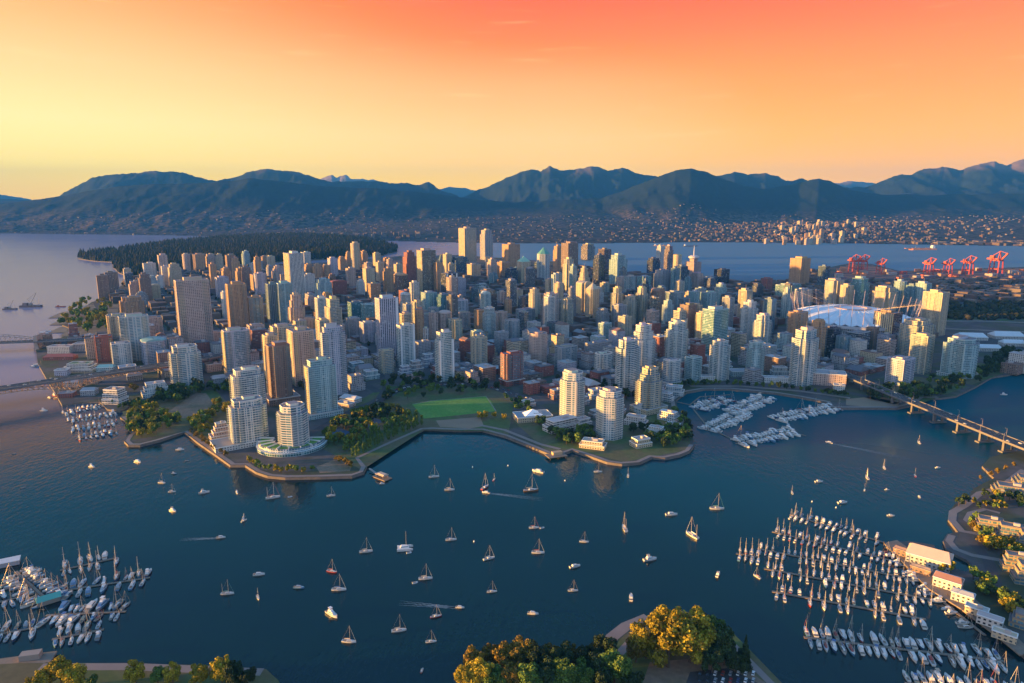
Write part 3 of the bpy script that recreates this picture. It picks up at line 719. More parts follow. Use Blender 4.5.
T(397,415,325,368,'glass','W','rect',1.7,'teal glass tower in a broad white frame under the mauve tower', stripe=(-.44,.44), plain=True)
T(379,394,350,374,'pale','C','cham',1.2,'short cream tower at the foot of the mauve tower')
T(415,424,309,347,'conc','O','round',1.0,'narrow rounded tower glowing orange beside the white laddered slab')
T(423,429,328,354,'vert','W','rect',.7,'very thin slab with a black and white ladder front')
T(429,438,312,347,'conc','P','bay',1.0)
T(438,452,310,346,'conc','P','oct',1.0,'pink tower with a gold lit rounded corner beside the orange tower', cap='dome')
T(435,454,332,382,'glass','W','rect',1.6,'teal tower with white frame and white cap facing the green field', stripe=(-.44,.44), tiers=2, plain=True)
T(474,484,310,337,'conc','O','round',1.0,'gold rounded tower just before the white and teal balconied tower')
T(482,497,308,343,'glass','W','oct',1.0,'white and teal balconied tower beside the gold rounded tower', tiers=2)
T(471,487,337,370,'pale','C','rect',1.5,'pale green and cream ribbed tower behind the green field')
T(501,523,353,386,'pale','R','bay',1.5,'red and white apartment tower overlooking the green field corner', podium=(1.2,1.2,9))
T(529,547,333,366,'conc','P','round',1.0,'round brick coloured tower with a bright orange roof drum')
T(555,577,346,369,'pale','G','rect',1.8,'short grey ribbed tower between the brick drum tower and white block')
T(584,612,342,360,'low','G','rect',3.0,'long grey slab with white roof sheds', name='apartment_block')
T(594,613,353,377,'pale','W','notch',1.4,'short white stepped tower before the long grey slab')
T(616,639,340,392,'slab','W','bay',1.5,'white tower with narrow bays beside the gold crowned tower', tiers=2)
T(630,656,325,376,'pale','W','cham',1.5,'broad white tower with a bright gold crown', tiers=3)
T(636,663,368,414,'pale','C','notch',1.3,'gold lit tower with a stepped top above the villa park', tiers=3, podium=(1.3,1.3,8))
T(662,681,360,386,'pale','W','notch',1.3,'short white tower on the marina terrace', podium=(1.5,1.5,7))
T(685,701,357,383,'glass','T','rect',1.3,'short teal tower with a white crown on the marina terrace')
T(665,688,322,372,'glass','W','cham',1.4,'teal and white tower behind the two short marina towers', tiers=2)
T(671,686,311,366,'pale','C','rect',1.2,'gold topped tower right behind the teal and white tower', tiers=2)
T(680,696,305,346,'conc','B','rect',1.3)
T(695,709,313,348,'conc','C','cham',1.0)
T(702,727,309,359,'teal','T','rect',1.5,'broad green glass tower behind the marina shore')
T(710,729,341,382,'glass','W','rect',1.4,'white and teal tower nearest the marina shore bend', ring=True)
T(740,757,302,344,'pale','W','cham',1.2,'white tower rearmost of the trio behind the marina', tiers=2)
T(753,771,315,352,'glass','W','notch',1.2,'white tower with gold cap in the trio behind the marina', tiers=2)
T(745,765,342,381,'glass','T','oct',1.1,'teal tower foremost of the trio behind the marina', tiers=2)
T(792,816,330,386,'slab','S','bay',1.5,'tall blue green tower standing before the stadium near the bridge', tiers=2)
T(787,807,312,347,'conc','O','cham',1.2,'gold lit tower touching the near rim of the stadium')
T(809,825,321,361,'conc','O','notch',1.0,'gold lit tower with rounded balconies next to the stadium rim', tiers=2)
T(823,839,328,359,'dark','D','rect',1.2)
T(836,849,336,361,'glass','N','rect',1.2)
T(847,868,332,357,'dark','G','rect',1.6)
T(866,877,328,354,'conc','B','rect',1.0)
T(874,899,312,351,'dark','B','rect',.7,'dark purple tower with one sunlit gold wall at the stadium rim', side=True)
T(888,912,358,386,'pale','L','rect',1.3,'short grey tower beside the low road bridge', plain=False)
T(900,931,320,360,'pale','C','notch',1.4,'cream tower with gold roof line past the stadium masts', ring=True)
T(911,931,335,374,'glass','C','rect',.9,'gold faced glass tower before the cream gold roofed tower')
T(945,974,338,378,'glass','T','bow',1.5,'curved green glass tower standing alone by the inlet park', ring=True, podium=(1.1,1.3,6))
T(923,945,292,336,'conc','C','rect',.8,'gold gridded tower with flat roof beyond the stadium masts')
# behind the stadium
T(790,809,258,287,'conc','O','rect',1.2,'burnt orange tower with dark lower half before the harbour')
T(818,829,266,289,'dark','N','rect',1.0)
T(824,843,280,311,'pale','C','notch',1.3)
T(840,852,285,313,'conc','C','rect',.8)
T(850,868,278,310,'teal','T','round',1.0)
T(872,896,287,317,'conc','C','notch',1.2,'broad gold lit checkered tower behind the stadium roof')
T(893,905,281,313,'glass','T','oct',1.0)
T(904,917,285,315,'glass','N','rect',1.0)
T(915,929,283,316,'glass','T','rect',1.0)
T(795,812,289,308,'pale','W','rect',1.3)
# harbour edge and core, right half
T(656,664,246,268,'vert','W','rect',.8,'white tower with a red top beside the harbour')
T(664,673,246,272,'dark','P','rect',.8,'dark tower with an orange banded cap beside the harbour')
T(672,682,254,270,'conc','C','cham',1.0,'', cap='dome', capcol=(.5,.36,.1))
T(672,689,266,293,'dark','N','rect',1.1)
T(647,660,258,274,'dark','D','rect',1.3)
T(690,704,273,292,'conc','P','rect',1.0,'', tiers=2)
T(700,718,277,287,'dark','N','rect',2.2)
T(714,729,269,286,'dark','D','rect',1.4)
T(704,716,278,293,'dark','G','rect',1.2)
T(714,727,284,310,'glass','T','cham',1.0,'', tiers=2)
T(653,671,270,292,'conc','G','cham',1.3)
T(637,651,276,293,'teal','T','rect',1.3)
T(761,772,278,291,'conc','R','rect',1.0,'', name='apartment_block')
T(776,800,284,301,'teal','T','rect',2.2)
T(650,665,288,323,'conc','B','cham',1.0,'', cap='vault')
T(665,683,292,320,'glass','G','rect',1.2)
T(683,695,292,313,'conc','C','rect',1.0)
T(700,718,292,317,'glass','T','rect',1.3)
T(635,648,288,324,'pale','C','notch',1.0,'', tiers=2)
T(731,743,295,312,'dark','N','rect',1.2)
T(760,774,300,317,'conc','B','rect',1.2)
T(724,741,318,332,'low','R','rect',1.6,'dark red block behind the green glass tower', name='apartment_block')
T(502,520,244,270,'conc','O','rect',1.2,'orange office tower with a dark wall behind the green roofed hotel')
T(516,531,256,283,'conc','C','cham',1.0,'gold hotel with a light green chateau roof', cap='pyramid', capcol=(.30,.50,.36))
T(536,551,247,281,'pale','S','oct',1.0,'office tower with a dark green pointed glass crown', cap='pyramid', capcol=(.10,.30,.25))
T(553,562,246,274,'conc','O','rect',1.0)
T(561,578,243,278,'vert','B','rect',1.1)
T(581,595,244,260,'dark','C','rect',1.0)
T(562,575,259,294,'pale','C','notch',1.0,'', tiers=2)
T(569,577,266,300,'glass','T','rect',1.0)
T(575,593,281,314,'conc','C','notch',1.0)
T(578,590,268,302,'conc','C','cham',1.0,'stepped cream tower with a dark cupola in the downtown core', tiers=3)
T(585,600,281,320,'conc','C','cham',1.1,'gold tower with a thin spire beside the stepped cream tower', cap='spire', capcol=(.45,.38,.28))
T(593,605,255,285,'dark','D','rect',1.0)
T(598,611,249,270,'dark','B','rect',1.0)
T(609,627,255,287,'glass','T','rect',1.1,'', tiers=2)
T(611,623,288,322,'pale','C','notch',1.0,'', tiers=2)
T(623,637,296,325,'pale','C','cham',1.0,'', tiers=2)
T(624,636,276,297,'glass','G','rect',1.0)
T(559,574,299,328,'pale','C','notch',1.0,'', tiers=2)
T(554,564,283,308,'conc','C','cham',1.0)
T(545,555,279,299,'conc','C','rect',1.0)
T(541,561,294,328,'pale','P','notch',1.1,'', tiers=2)
T(528,541,289,317,'pale','C','cham',1.0,'', tiers=2)
T(510,523,289,308,'conc','C','rect',1.0)
T(504,512,299,315,'conc','O','cham',.8)
T(516,535,309,325,'pale','G','rect',1.9)
# core, left half
T(459,477,228,268,'vert','C','cham',1.0,'tallest tower of the skyline, gold with brown stripes', side=True)
T(480,493,230,260,'pale','P','rect',1.0,'pink gold tower with a crane like crown beside the tallest tower', tiers=2)
T(417,436,250,293,'dark','C','rect',1.2,'tall dark tower with one sunlit gold wall in the core', side=True)
T(403,416,252,285,'conc','R','rect',1.0,'red orange tower under construction')
T(433,443,262,293,'conc','O','rect',.8)
T(443,452,254,276,'conc','C','rect',.9)
T(451,469,257,276,'dark','N','rect',1.5)
T(441,458,273,302,'dark','D','rect',1.2,'black tower with bold white vertical stripes', stripe=(-.4,.0,.4))
T(383,395,268,293,'conc','O','rect',.9)
T(394,408,273,299,'dark','O','bow',1.0)
T(363,375,268,294,'conc','C','rect',1.0)
T(399,418,290,308,'conc','R','rect',1.3,'red brick block in the shade below the core', name='apartment_block')
T(421,437,292,315,'glass','T','rect',1.2)
T(436,452,294,316,'teal','N','rect',1.2)
T(479,497,290,314,'dark','B','rect',1.2)
T(467,481,264,280,'conc','C','rect',1.2)
T(472,491,284,300,'dark','T','rect',1.8)
T(497,510,262,280,'conc','O','rect',1.1)
T(505,518,268,284,'dark','D','rect',1.0)
T(453,466,278,298,'conc','L','rect',1.2)
T(485,492,257,270,'conc','C','rect',1.0)
T(285,304,253,303,'vert','W','rect',.7,'tall white tower with a dark teal wall rising from the west end', side=True)
T(242,250,251,268,'pale','T','cham',1.0)
T(251,267,274,294,'conc','O','rect',1.2)
T(240,252,267,290,'conc','B','rect',1.0)
T(254,261,257,278,'conc','O','rect',.9)
T(303,315,274,293,'conc','W','rect',1.3)
T(315,332,279,303,'pale','T','rect',1.4)
T(267,278,284,326,'vert','N','rect',.9)
T(277,293,283,326,'glass','T','rect',1.3,'teal glass tower touching a navy striped tower')
T(289,305,295,338,'conc','P','notch',1.2,'pinkish stepped tower with drum top', tiers=3)
T(316,328,298,340,'glass','W','rect',1.2)
T(326,342,299,356,'pale','C','rect',.8,'bright gold and white balconied tower above the grey glass tower', tiers=2)
T(305,317,296,312,'conc','P','rect',1.0)
T(351,360,243,272,'conc','C','round',1.0,'slender round tower standing highest by the park forest')
T(360,368,251,268,'conc','O','rect',.8)
T(373,381,253,270,'conc','C','rect',1.0)
T(304,313,264,280,'conc','O','rect',.9)
T(313,322,264,281,'conc','O','cham',1.0)
T(322,330,265,280,'conc','O','rect',.8)
T(328,338,258,279,'conc','L','rect',1.0)
T(338,346,257,272,'conc','O','rect',.9)
T(345,352,252,268,'conc','O','rect',1.0)
T(301,311,252,266,'conc','W','cham',1.0)
T(261,268,256,268,'conc','O','cham',1.0)
T(267,275,256,270,'conc','C','cham',1.0)
T(272,286,266,284,'conc','P','notch',1.2)
T(330,347,280,298,'low','R','rect',1.8,'', name='apartment_block')
T(348,363,302,322,'teal','N','rect',1.2)
T(361,376,304,324,'teal','T','rect',1.2)
T(247,263,297,332,'glass','O','rect',1.0)
# west end by the beach
T(98,108,275,300,'conc','B','rect',1.0,'brown tower nearest the sea, first of the twin beach towers')
T(106,118,272,294,'vert','B','rect',1.0,'brown tower second of the twin beach towers')
T(125,133,273,286,'dark','N','rect',1.0)
T(144,156,263,283,'conc','W','rect',1.2)
T(159,168,255,283,'conc','P','rect',.9)
T(183,191,254,271,'conc','P','cham',1.0)
T(193,205,254,271,'conc','O','cham',1.1)
T(206,216,254,270,'conc','P','rect',1.0)
T(216,223,254,270,'conc','C','cham',1.0)
T(226,236,255,276,'conc','B','rect',1.0)
T(169,181,264,287,'conc','C','rect',1.1)
T(162,170,266,286,'conc','W','rect',1.0)
T(210,217,264,293,'conc','O','rect',.9)
T(122,143,297,322,'conc','O','notch',1.2)
T(130,144,281,302,'conc','P','rect',1.2)
T(140,151,274,303,'conc','B','rect',1.0)
T(216,229,277,298,'conc','L','rect',1.1)
T(232,240,258,282,'conc','O','rect',1.0)
T(150,160,284,300,'conc','C','rect',1.0)
T(236,246,268,290,'conc','O','rect',1.0)
T(222,231,268,288,'conc','O','rect',.8)
T(376,384,262,284,'conc','C','rect',1.0)
T(386,394,259,280,'conc','P','cham',1.0)
T(346,356,268,288,'conc','P','rect',1.1)
T(394,403,264,286,'conc','C','rect',1.0)
T(525,535,268,290,'dark','G','rect',1.1)
T(612,626,305,328,'conc','G','rect',1.2)
T(640,650,302,322,'glass','G','rect',1.2)
T(453,468,300,322,'glass','L','rect',1.3)
T(455,470,312,332,'pale','P','rect',1.2)
T(420,436,314,334,'low','G','rect',1.4)
T(346,360,318,338,'conc','G','rect',1.2)
T(360,376,322,343,'conc','L','rect',1.2)
T(494,508,312,336,'conc','P','notch',1.1)
T(504,520,320,346,'pale','G','notch',1.2)
T(300,316,318,338,'conc','P','rect',1.2)
T(248,264,325,345,'conc','P','rect',1.2)
T(204,222,332,346,'low','P','rect',1.8,'',name='apartment_block')
# filler towers of the dense west end and core, where nothing else stands yet
rr = random.Random(21); made = 0
for _ in range(9000):
    if made >= 122: break
    if made == 78: rr = random.Random(404); made = 79
    px = rr.uniform(125, 790) if made < 79 else rr.uniform(400, 790); top = np.interp(px, [125, 250, 450, 560, 640, 790], [280, 268, 268, 272, 284, 296]); bot = np.interp(px, [125, 180, 330, 460, 640, 790], [318, 322, 318, 322, 330, 322])
    py = rr.uniform(top, bot) if made < 79 else rr.uniform(300, 350)
    p = g(px, py, LAND)
    if any((p.x - f[0]) ** 2 + (p.y - f[1]) ** 2 < (f[2] + 24) ** 2 for f in FOOT): continue
    hh = rr.uniform(30, 66) if rr.random() < (.8 if made < 79 else .55) else rr.uniform(66, 95)
    d = depth(p.y, 30); w = (rr.uniform(20, 30) if made < 79 else rr.uniform(17, 24)) * 1.35 / d * FPX
    west = px < 420
    T(px - w / 2, px + w / 2, py - hh / d * FPX * .98, py, rr.choice(['conc', 'conc', 'grid', 'band', 'pale'] if west else ['conc', 'pale', 'glass', 'dark', 'band']), rr.choice('COPLBGW' if west else 'CGTNDPW'), rr.choice(['rect', 'rect', 'cham', 'notch']), rr.choice([1.0, 1.3, .8]))
    made += 1
# two more towers and the low buildings of the near shore
T(558,587,372,423,'slab','W','oct',1.0,'white tower with a stepped crown beside the long white terrace block', tiers=2)
T(594,626,390,441,'pale','W','oct',1.05,'rounded white tower standing between the two promenade villas', ring=True)
def block(xl, xr, yb, h, ck, roofc=None, ratio=1.0, desc='', name='low_block', cat='building', yaw=None, tiers=1, style='low', gable=False, group=None, z0=LAND, taper=.82):
    """a low building: walls with windows, ledges, set-back storeys, roof"""
    yaw = YAW if yaw is None else yaw
    cx, w = (xl + xr) / 2, xr - xl
    p = g(cx, yb, z0); view = Vector((p.x, p.y)).normalized(); rt = Vector((view.y, -view.x))
    xa, ya = Vector((math.cos(yaw), math.sin(yaw))), Vector((-math.sin(yaw), math.cos(yaw)))
    wm = w * depth(p.y, z0) / FPX
    b = wm / (ratio * abs(xa.dot(rt)) + abs(ya.dot(rt))); a = b * ratio
    off = .45 * (a * abs(xa.dot(view)) + b * abs(ya.dot(view)))
    c = Vector((p.x, p.y)) + view * off
    root = empty(name, (c.x, c.y, z0), yaw)
    build_block(root, a, b, h, COL[ck], roofc or (.33, .32, .34), tiers, style, gable, taper)
    FOOT.append((c.x, c.y, max(a, b) * .55))
    if desc: tag(root, desc, cat, group)
    else: later(root, f'{CNAME[ck]} low block', cat, group or 'low buildings of the near shore')
    return root
def build_block(root, a, b, h, col, roofc, tiers=1, style='low', gable=False, taper=.82, trim=True, tm=1):
    n = tiers; fm = MB(); rf = MB(); z = 0; k = 1.0
    for i in range(n):
        zt = h * (i + 1) / n; pl = scale_poly(outline('rect', a, b), k)
        fm.prism(pl, z, zt, 0, 1)
        if trim:
            for j in range(4): rf.beam((*pl[j], zt + .3), (*pl[(j + 1) % 4], zt + .3), .6, .9, tm if col[2] > .2 else 0)
        z = zt; k *= taper
    k /= taper
    fm.build('wall', [M['f_' + style], M['roof_gravel']], root, color=col)
    if gable:
        hw, hd = a * k / 2 + .6, b * k / 2 + .6; t = h + min(a, b) * k * .28
        if a >= b:
            rf.face([(-hw, -hd, h + .05), (hw, -hd, h + .05), (hw * .8, 0, t), (-hw * .8, 0, t)], None, 0); rf.face([(hw, hd, h + .05), (-hw, hd, h + .05), (-hw * .8, 0, t), (hw * .8, 0, t)], None, 0)
            rf.face([(hw, -hd, h + .05), (hw, hd, h + .05), (hw * .8, 0, t)], None, 0); rf.face([(-hw, hd, h + .05), (-hw, -hd, h + .05), (-hw * .8, 0, t)], None, 0)
        else:
            rf.face([(-hw, -hd, h + .05), (hw, -hd, h + .05), (0, -hd * .8, t)], None, 0); rf.face([(hw, hd, h + .05), (-hw, hd, h + .05), (0, hd * .8, t)], None, 0)
            rf.face([(hw, -hd, h + .05), (hw, hd, h + .05), (0, hd * .8, t), (0, -hd * .8, t)], None, 0); rf.face([(-hw, hd, h + .05), (-hw, -hd, h + .05), (0, -hd * .8, t), (0, hd * .8, t)], None, 0)
    else:
        rf.prism(scale_poly(outline('rect', a, b), k * .97), h + .02, h + .14, 0)
    r_ = rf.build('roof', [M['paint'], M['white']], root, color=roofc)
    if not gable:
        pb = MB(); pb.box((a * k * .12, -b * k * .08, h + 1.5), (a * k * .25, b * k * .28, 2.8)); pb.build('roof_hut', M['paint'], r_, color=(.4, .38, .38))
    return root
WF = 'low buildings of the near shore'
block(542,580,434,15,'W',(.45,.44,.46),2.3,'long white terrace block below the stepped crown tower',tiers=2,style='band',group=WF)
block(579,607,450,9,'C',(.42,.36,.30),1.9,'cream promenade villa on the field side of the rounded white tower',tiers=2,group=WF,yaw=R(-20))
block(629,652,449,10,'C',(.40,.36,.33),1.4,'cream promenade villa on the marina side of the rounded white tower',tiers=2,group=WF,yaw=R(25))
r_ = block(512,553,423,7,'C',(.20,.27,.33),1.7,'low hall with a blue glass pyramid roof by the waterfront park',group=WF,yaw=R(14))
pb = MB(); pb.cone([(-13, -9), (13, -9), (13, 9), (-13, 9)], 7.2, (0, 0, 14.5)); pb.build('skylight', M['f_teal'], r_)
block(523,540,395,18,'R',None,1.2,'red and grey mid rise beside the dark red brick hall',group=WF,style='conc')
block(539,560,394,10,'R',(.25,.07,.06),1.5,'dark red brick hall behind the stepped crown tower',group=WF,style='band')
block(624,648,427,13,'W',None,2.2,'white terrace row behind the villas, first from the rounded tower',tiers=2,group=WF,yaw=R(-28))
block(645,667,437,11,'W',None,2.0,'white stepped terrace house below the gold stepped tower',tiers=3,group=WF,yaw=R(-32))
block(657,679,422,12,'W',(.5,.5,.52),2.0,'white terrace row nearest the marina promenade',tiers=2,group=WF,yaw=R(-40))
block(606,626,415,12,'P',None,1.8,'pinkish terrace row behind the rounded white tower',tiers=2,group=WF,yaw=R(-28))
block(697,719,382,8,'W',None,2.6,'white row of houses between the two marina shore towers',group=WF,yaw=R(4))
block(728,762,378,10,'T',None,2.4,'long teal row behind the white trio tower',group=WF,yaw=R(0))
block(762,792,384,9,'W',(.4,.4,.42),3.0,'row of white townhouses with arched fronts beside the bridge tower',group=WF,yaw=R(-4))
block(812,844,386,20,'P',(.36,.33,.34),1.6,'pinkish grey mid rise at the head of the road bridge',tiers=1,style='conc',group=WF,yaw=R(-20))
block(833,844,391,9,'W',None,1.2,'small white annex below the pinkish grey mid rise',group=WF,yaw=R(-20))
block(210,234,440,20,'P',(.42,.36,.32),1.6,'stepped pink terrace wing beside the waterfront pair of towers',tiers=4,group=WF,taper=.76)
block(212,266,450,6,'W',(.30,.26,.24),1.7,'long white terrace plinth under the waterfront pair of towers',group=WF)
block(104,128,405,22,'W',(.30,.16,.13),1.3,'white terraced hotel with strongly banded balconies by the small marina',tiers=3,style='band',group=WF,taper=.9,yaw=R(-8))
block(143,170,397,20,'W',(.42,.34,.32),1.5,'white stepped mid rise between the truss bridge and the park trees',tiers=3,style='pale',group=WF)
block(98,116,373,9,'T',(.22,.42,.40),1.6,'low market shed with a teal roof beside the truss bridge',gable=True,group=WF,yaw=R(10))
block(64,99,373,14,'S',(.16,.20,.08),1.7,'rounded terraced block with a green planted roof by the far bridge',tiers=3,style='band',group=WF,yaw=R(6))
block(50,74,354,14,'S',(.40,.25,.22),2.0,'grey waterfront row beside the stone bridge tower',tiers=1,group=WF,yaw=R(4))
block(75,98,352,16,'P',(.34,.22,.20),1.8,'pink waterfront row beyond the stone bridge tower',tiers=1,group=WF,yaw=R(6))
block(46,76,361,6,'R',(.30,.10,.08),3.0,'low red roofed boathouse on the shore by the far bridge',gable=True,group=WF,yaw=R(6))
block(340,362,404,6,'S',(.55,.56,.58),1.7,'low white roofed hall beside the grey glass tower',gable=True,group=WF,yaw=R(-30))
block(335,356,408,5,'P',None,1.7,'low pink flat hall in front of the white roofed hall',group=WF,yaw=R(-24))
for i, (xl, xr, yb, h) in enumerate(((398,412,376,16),(408,424,373,20),(420,436,368,24),(348,366,372,15),(362,380,380,14),(436,452,372,12))):
    block(xl, xr, yb, h, 'LPLTTP'[i], None, 1.3, tiers=3 if i < 3 else 2, style='pale')
for i, (xl, xr, yb, h, ck) in enumerate(((66,82,388,9,'S'),(84,100,384,10,'P'),(60,76,398,7,'R'),(82,98,396,8,'G'),(56,70,376,10,'L'),(120,136,374,13,'P'),(128,142,381,9,'G'),(176,194,378,11,'L'),(206,222,372,14,'P'),(212,226,384,10,'G'),(150,166,350,12,'P'),(236,256,392,9,'L'))):
    block(xl, xr, yb, h, ck, None, 1.4, tiers=1, style='low', gable=i % 3 == 0, yaw=R(10) if i < 5 else None)
for i, (xl, xr, yb, h, ck, yw) in enumerate(((572,592,428,10,'W',34),(562,590,408,12,'P',34),(586,606,400,14,'L',34),(634,652,414,14,'W',34),(656,674,402,12,'W',-40),(664,684,396,14,'S',-20),(588,604,418,9,'P',34),(520,536,408,9,'P',34),(664,682,432,9,'W',-40),(640,656,404,16,'P',34),(548,566,400,14,'R',34),(700,716,376,16,'S',34),(716,732,372,18,'W',0),(770,788,376,14,'S',0))):
    block(xl, xr, yb, h, ck, None, 1.7, tiers=2, style='pale', yaw=R(yw))
# sheds with white roofs on the flats by the inlet
for i, (xl, xr, yb) in enumerate(((948,972,349),(976,1000,352),(1000,1024,347),(955,985,341),(990,1022,340),(1022,1050,349))):
    block(xl, xr, yb, 7, 'S', (.62,.64,.66), 2.0, name='shed', cat='shed', gable=True, yaw=R(-8), group='white roofed sheds on the flats')

# the crescent of terraces round the octagonal tower
tw = g(291.5, 446, LAND); root = empty('crescent_terrace', (tw.x, tw.y + 4, LAND))
def arc(r, t0, t1, n): return [(r * math.cos(t), r * math.sin(t)) for t in np.linspace(t0, t1, n)]
def ring_sector(b, r0, r1, t0, t1, z0, z1, n, m=0, mt=0):
    o, i_ = arc(r1, t0, t1, n), arc(r0, t0, t1, n)
    u = 0
    for j in range(n - 1):
        l = math.dist(o[j], o[j + 1])
        b.face([(*o[j], z0), (*o[j + 1], z0), (*o[j + 1], z1), (*o[j], z1)], [(u, z0), (u + l, z0), (u + l, z1), (u, z1)], m)
        b.face([(*i_[j + 1], z0), (*i_[j], z0), (*i_[j], z1), (*i_[j + 1], z1)], [(u, z0), (u + l, z0), (u + l, z1), (u, z1)], m)
        b.face([(*o[j], z1), (*o[j + 1], z1), (*i_[j + 1], z1), (*i_[j], z1)], None, mt); u += l
    for q in (0, n - 1):
        pts = [(*i_[q], z0), (*o[q], z0), (*o[q], z1), (*i_[q], z1)]
        b.face(pts if q == 0 else pts[::-1], None, m)
b = MB(); ring_sector(b, 21, 40, R(178), R(372), 0, 8.5, 30, 0, 1); b.build('wall', [M['f_pale'], M['roof_gravel']], root, color=(.6, .58, .54))
b = MB(); ring_sector(b, 40.2, 43, R(182), R(368), 0, 4.5, 30, 0, 1); b.build('shop_front', [M['f_teal'], M['white']], root, color=(.5, .55, .55))
for k in range(9):
    t0 = R(184 + k * 20.2); b = MB(); ring_sector(b, 26, 37.5, t0, t0 + R(15.5), 8.55, 9.1, 4); b.build('roof_garden', M['lawn'], root)
for k in range(10):
    t0 = R(181 + k * 20.2); b = MB(); ring_sector(b, 22, 40.4, t0 - R(.7), t0 + R(.7), 8.55, 10.2, 2); b.build('party_wall', M['white'], root)
tag(root, 'white crescent of terraced houses with green roof gardens round the octagonal tower', 'terrace', WF)
FOOT.append((tw.x, tw.y, 46))

# terraced flats of the opposite shore
for i, (xl, xr, yb, h, yw, dsc) in enumerate((
    (993,1030,497,9,-24,'gold lit flats with grey roofs just below the bridge end'),(1014,1050,489,9,-24,'gold lit flats uppermost by the bridge end'),
    (974,1004,534,12,-26,'long gold terraced flats, end block nearest the water'),(996,1026,542,13,-28,'long gold terraced flats, middle block among bushes'),(1016,1050,550,13,-28,'long gold terraced flats, last block at the frame edge'),
    (1001,1030,574,14,-20,'cream balconied flats below the long terraced flats, first step'),(1012,1050,588,16,-20,'cream balconied flats below the long terraced flats, second step'),
    (1012,1048,632,10,-40,'low flats beside the wharf road at the frame corner'))):
    block(xl, xr, yb, h, 'F', (.24,.19,.17), 2.0, dsc, 'terraced_flats', 'flats', R(yw), 3, 'pale', group='terraced flats of the opposite shore', z0=2.6, taper=.86)
# the wharf with its sheds
b = MB(); pier = [g(x, y, 2.9) for x, y in ((884,543),(897,540),(952,578),(1012,632),(1032,652),(1020,655),(1002,640),(960,608),(928,588))]
pl = ccw([(p.x, p.y) for p in pier]); b.prism(pl, 1.9, 2.95, 0, 0, bottom=True)
root = empty('wharf', (pl[0][0], pl[0][1], 0)); o = b.build('boardwalk', M['dock_wood'], root); o.location = (-pl[0][0], -pl[0][1], 0)
for i in range(16):
    p = pier[0].lerp(pier[6], i / 15); pb = MB(); pb.tube((p.x - pl[0][0], p.y - pl[0][1], -2), (p.x - pl[0][0], p.y - pl[0][1], 4.2), .35, .3, 6); pb.build('piling', M['pile_wood'], root)
tag(root, 'long timber wharf with a boardwalk along the big marina', 'wharf')
for (xl, xr, yb, h, ck, rc, ra, gb, yw, dsc) in (
    (908,948,567,7,'S',(.55,.42,.34),1.5,True,-38,'broad pale roofed hall at the tip of the wharf'),
    (894,916,558,5,'B',(.30,.20,.16),2.6,True,-45,'narrow brown shed along the outer edge of the wharf tip'),
    (934,960,590,7,'W',(.32,.17,.12),1.6,True,-42,'white house with a brown roof halfway along the wharf'),
    (952,972,603,6,'W',(.34,.36,.40),1.8,True,-42,'white shop with a grey roof beside the brown roofed house'),
    (966,986,616,5,'C',(.5,.46,.42),2.0,False,-42,'low cream shop in the wharf row'),
    (978,1000,627,6,'W',(.40,.36,.36),2.0,True,-42,'white gabled shop near the lower end of the wharf'),
    (993,1014,641,5,'C',(.62,.45,.30),2.2,False,-42,'low gold lit shop at the lower end of the wharf'),
    (911,930,574,4,'B',(.34,.26,.20),2.4,True,-44,'brown awning shed beside the broad pale hall')):
    block(xl, xr, yb, h, ck, rc, ra, dsc, 'wharf_shed', 'shed', R(yw), 1, 'low', gb, 'sheds along the wharf', 2.95)

# ------------------------------------------------------------------ the stadium
sc_ = g(851, 337, LAND); root = empty('stadium', (sc_.x, sc_.y + 5, LAND), R(-10)); root.scale = (1, 1, 1.16)
SA, SB = 122, 148
b = MB(); b.prism([(SA * math.cos(t), SB * math.sin(t)) for t in np.linspace(0, 2 * math.pi, 48, endpoint=False)], 0, 35, 0, 1)
b.build('bowl', [M['f_vert'], M['roof_gravel']], root, color=(.32, .33, .36))
b = MB(); b.prism([((SA + 4) * math.cos(t), (SB + 4) * math.sin(t)) for t in np.linspace(0, 2 * math.pi, 48, endpoint=False)], 35, 40, 0, 0, bottom=True)
b.build('rim', M['paint'], root, color=(.50, .50, .54))
b = MB(); n = 72; prev = None
for i, (k, zr) in enumerate(((1.0, 40.2), (.82, 46), (.62, 51.5), (.42, 55.5), (.30, 57))):
    ringp = [(SA * k * math.cos(t), SB * k * math.sin(t), zr + (2.6 if j % 2 else -1.6) * (1 - i / 5)) for j, t in enumerate(np.linspace(0, 2 * math.pi, n, endpoint=False))]
    if prev:
        for j in range(n): b.face([prev[j], prev[(j + 1) % n], ringp[(j + 1) % n], ringp[j]])
    prev = ringp
b.build('roof_membrane', M['roof_white'], root)
b = MB(); ring_sector(b, SA * .24, SA * .32, 0, 2 * math.pi, 55.5, 58.2, 40); b.build('centre_ring', M['paint'], root, color=(.55, .40, .38))
b = MB(); b.prism([(SA * .26 * math.cos(t), SA * .25 * math.sin(t)) for t in np.linspace(0, 2 * math.pi, 30, endpoint=False)], 53, 56.6, 0); b.build('centre_roof', M['roof_white'], root)
for k in range(36):
    t = 2 * math.pi * k / 36; c, s = math.cos(t), math.sin(t)
    p0 = Vector((SA * c, SB * s, 40)); p1 = Vector(((SA + 10) * c, (SB + 10) * s, 78))
    b = MB(); b.tube(p0, p1, .6, .4, 6); mo = b.build('mast', M['paint'], root, color=(.46, .37, .38))
    b = MB(); b.tube(p1, (SA * .34 * c, SB * .34 * s, 58), .07, .07, 4, cap=False); b.tube(p1, ((SA + 4) * c, (SB + 4) * s, 37), .07, .07, 4, cap=False)
    b.build('cable', M['mast_metal'], mo)
tag(root, 'white roofed oval stadium ringed by leaning masts', 'stadium')
FOOT.append((sc_.x, sc_.y, 160))

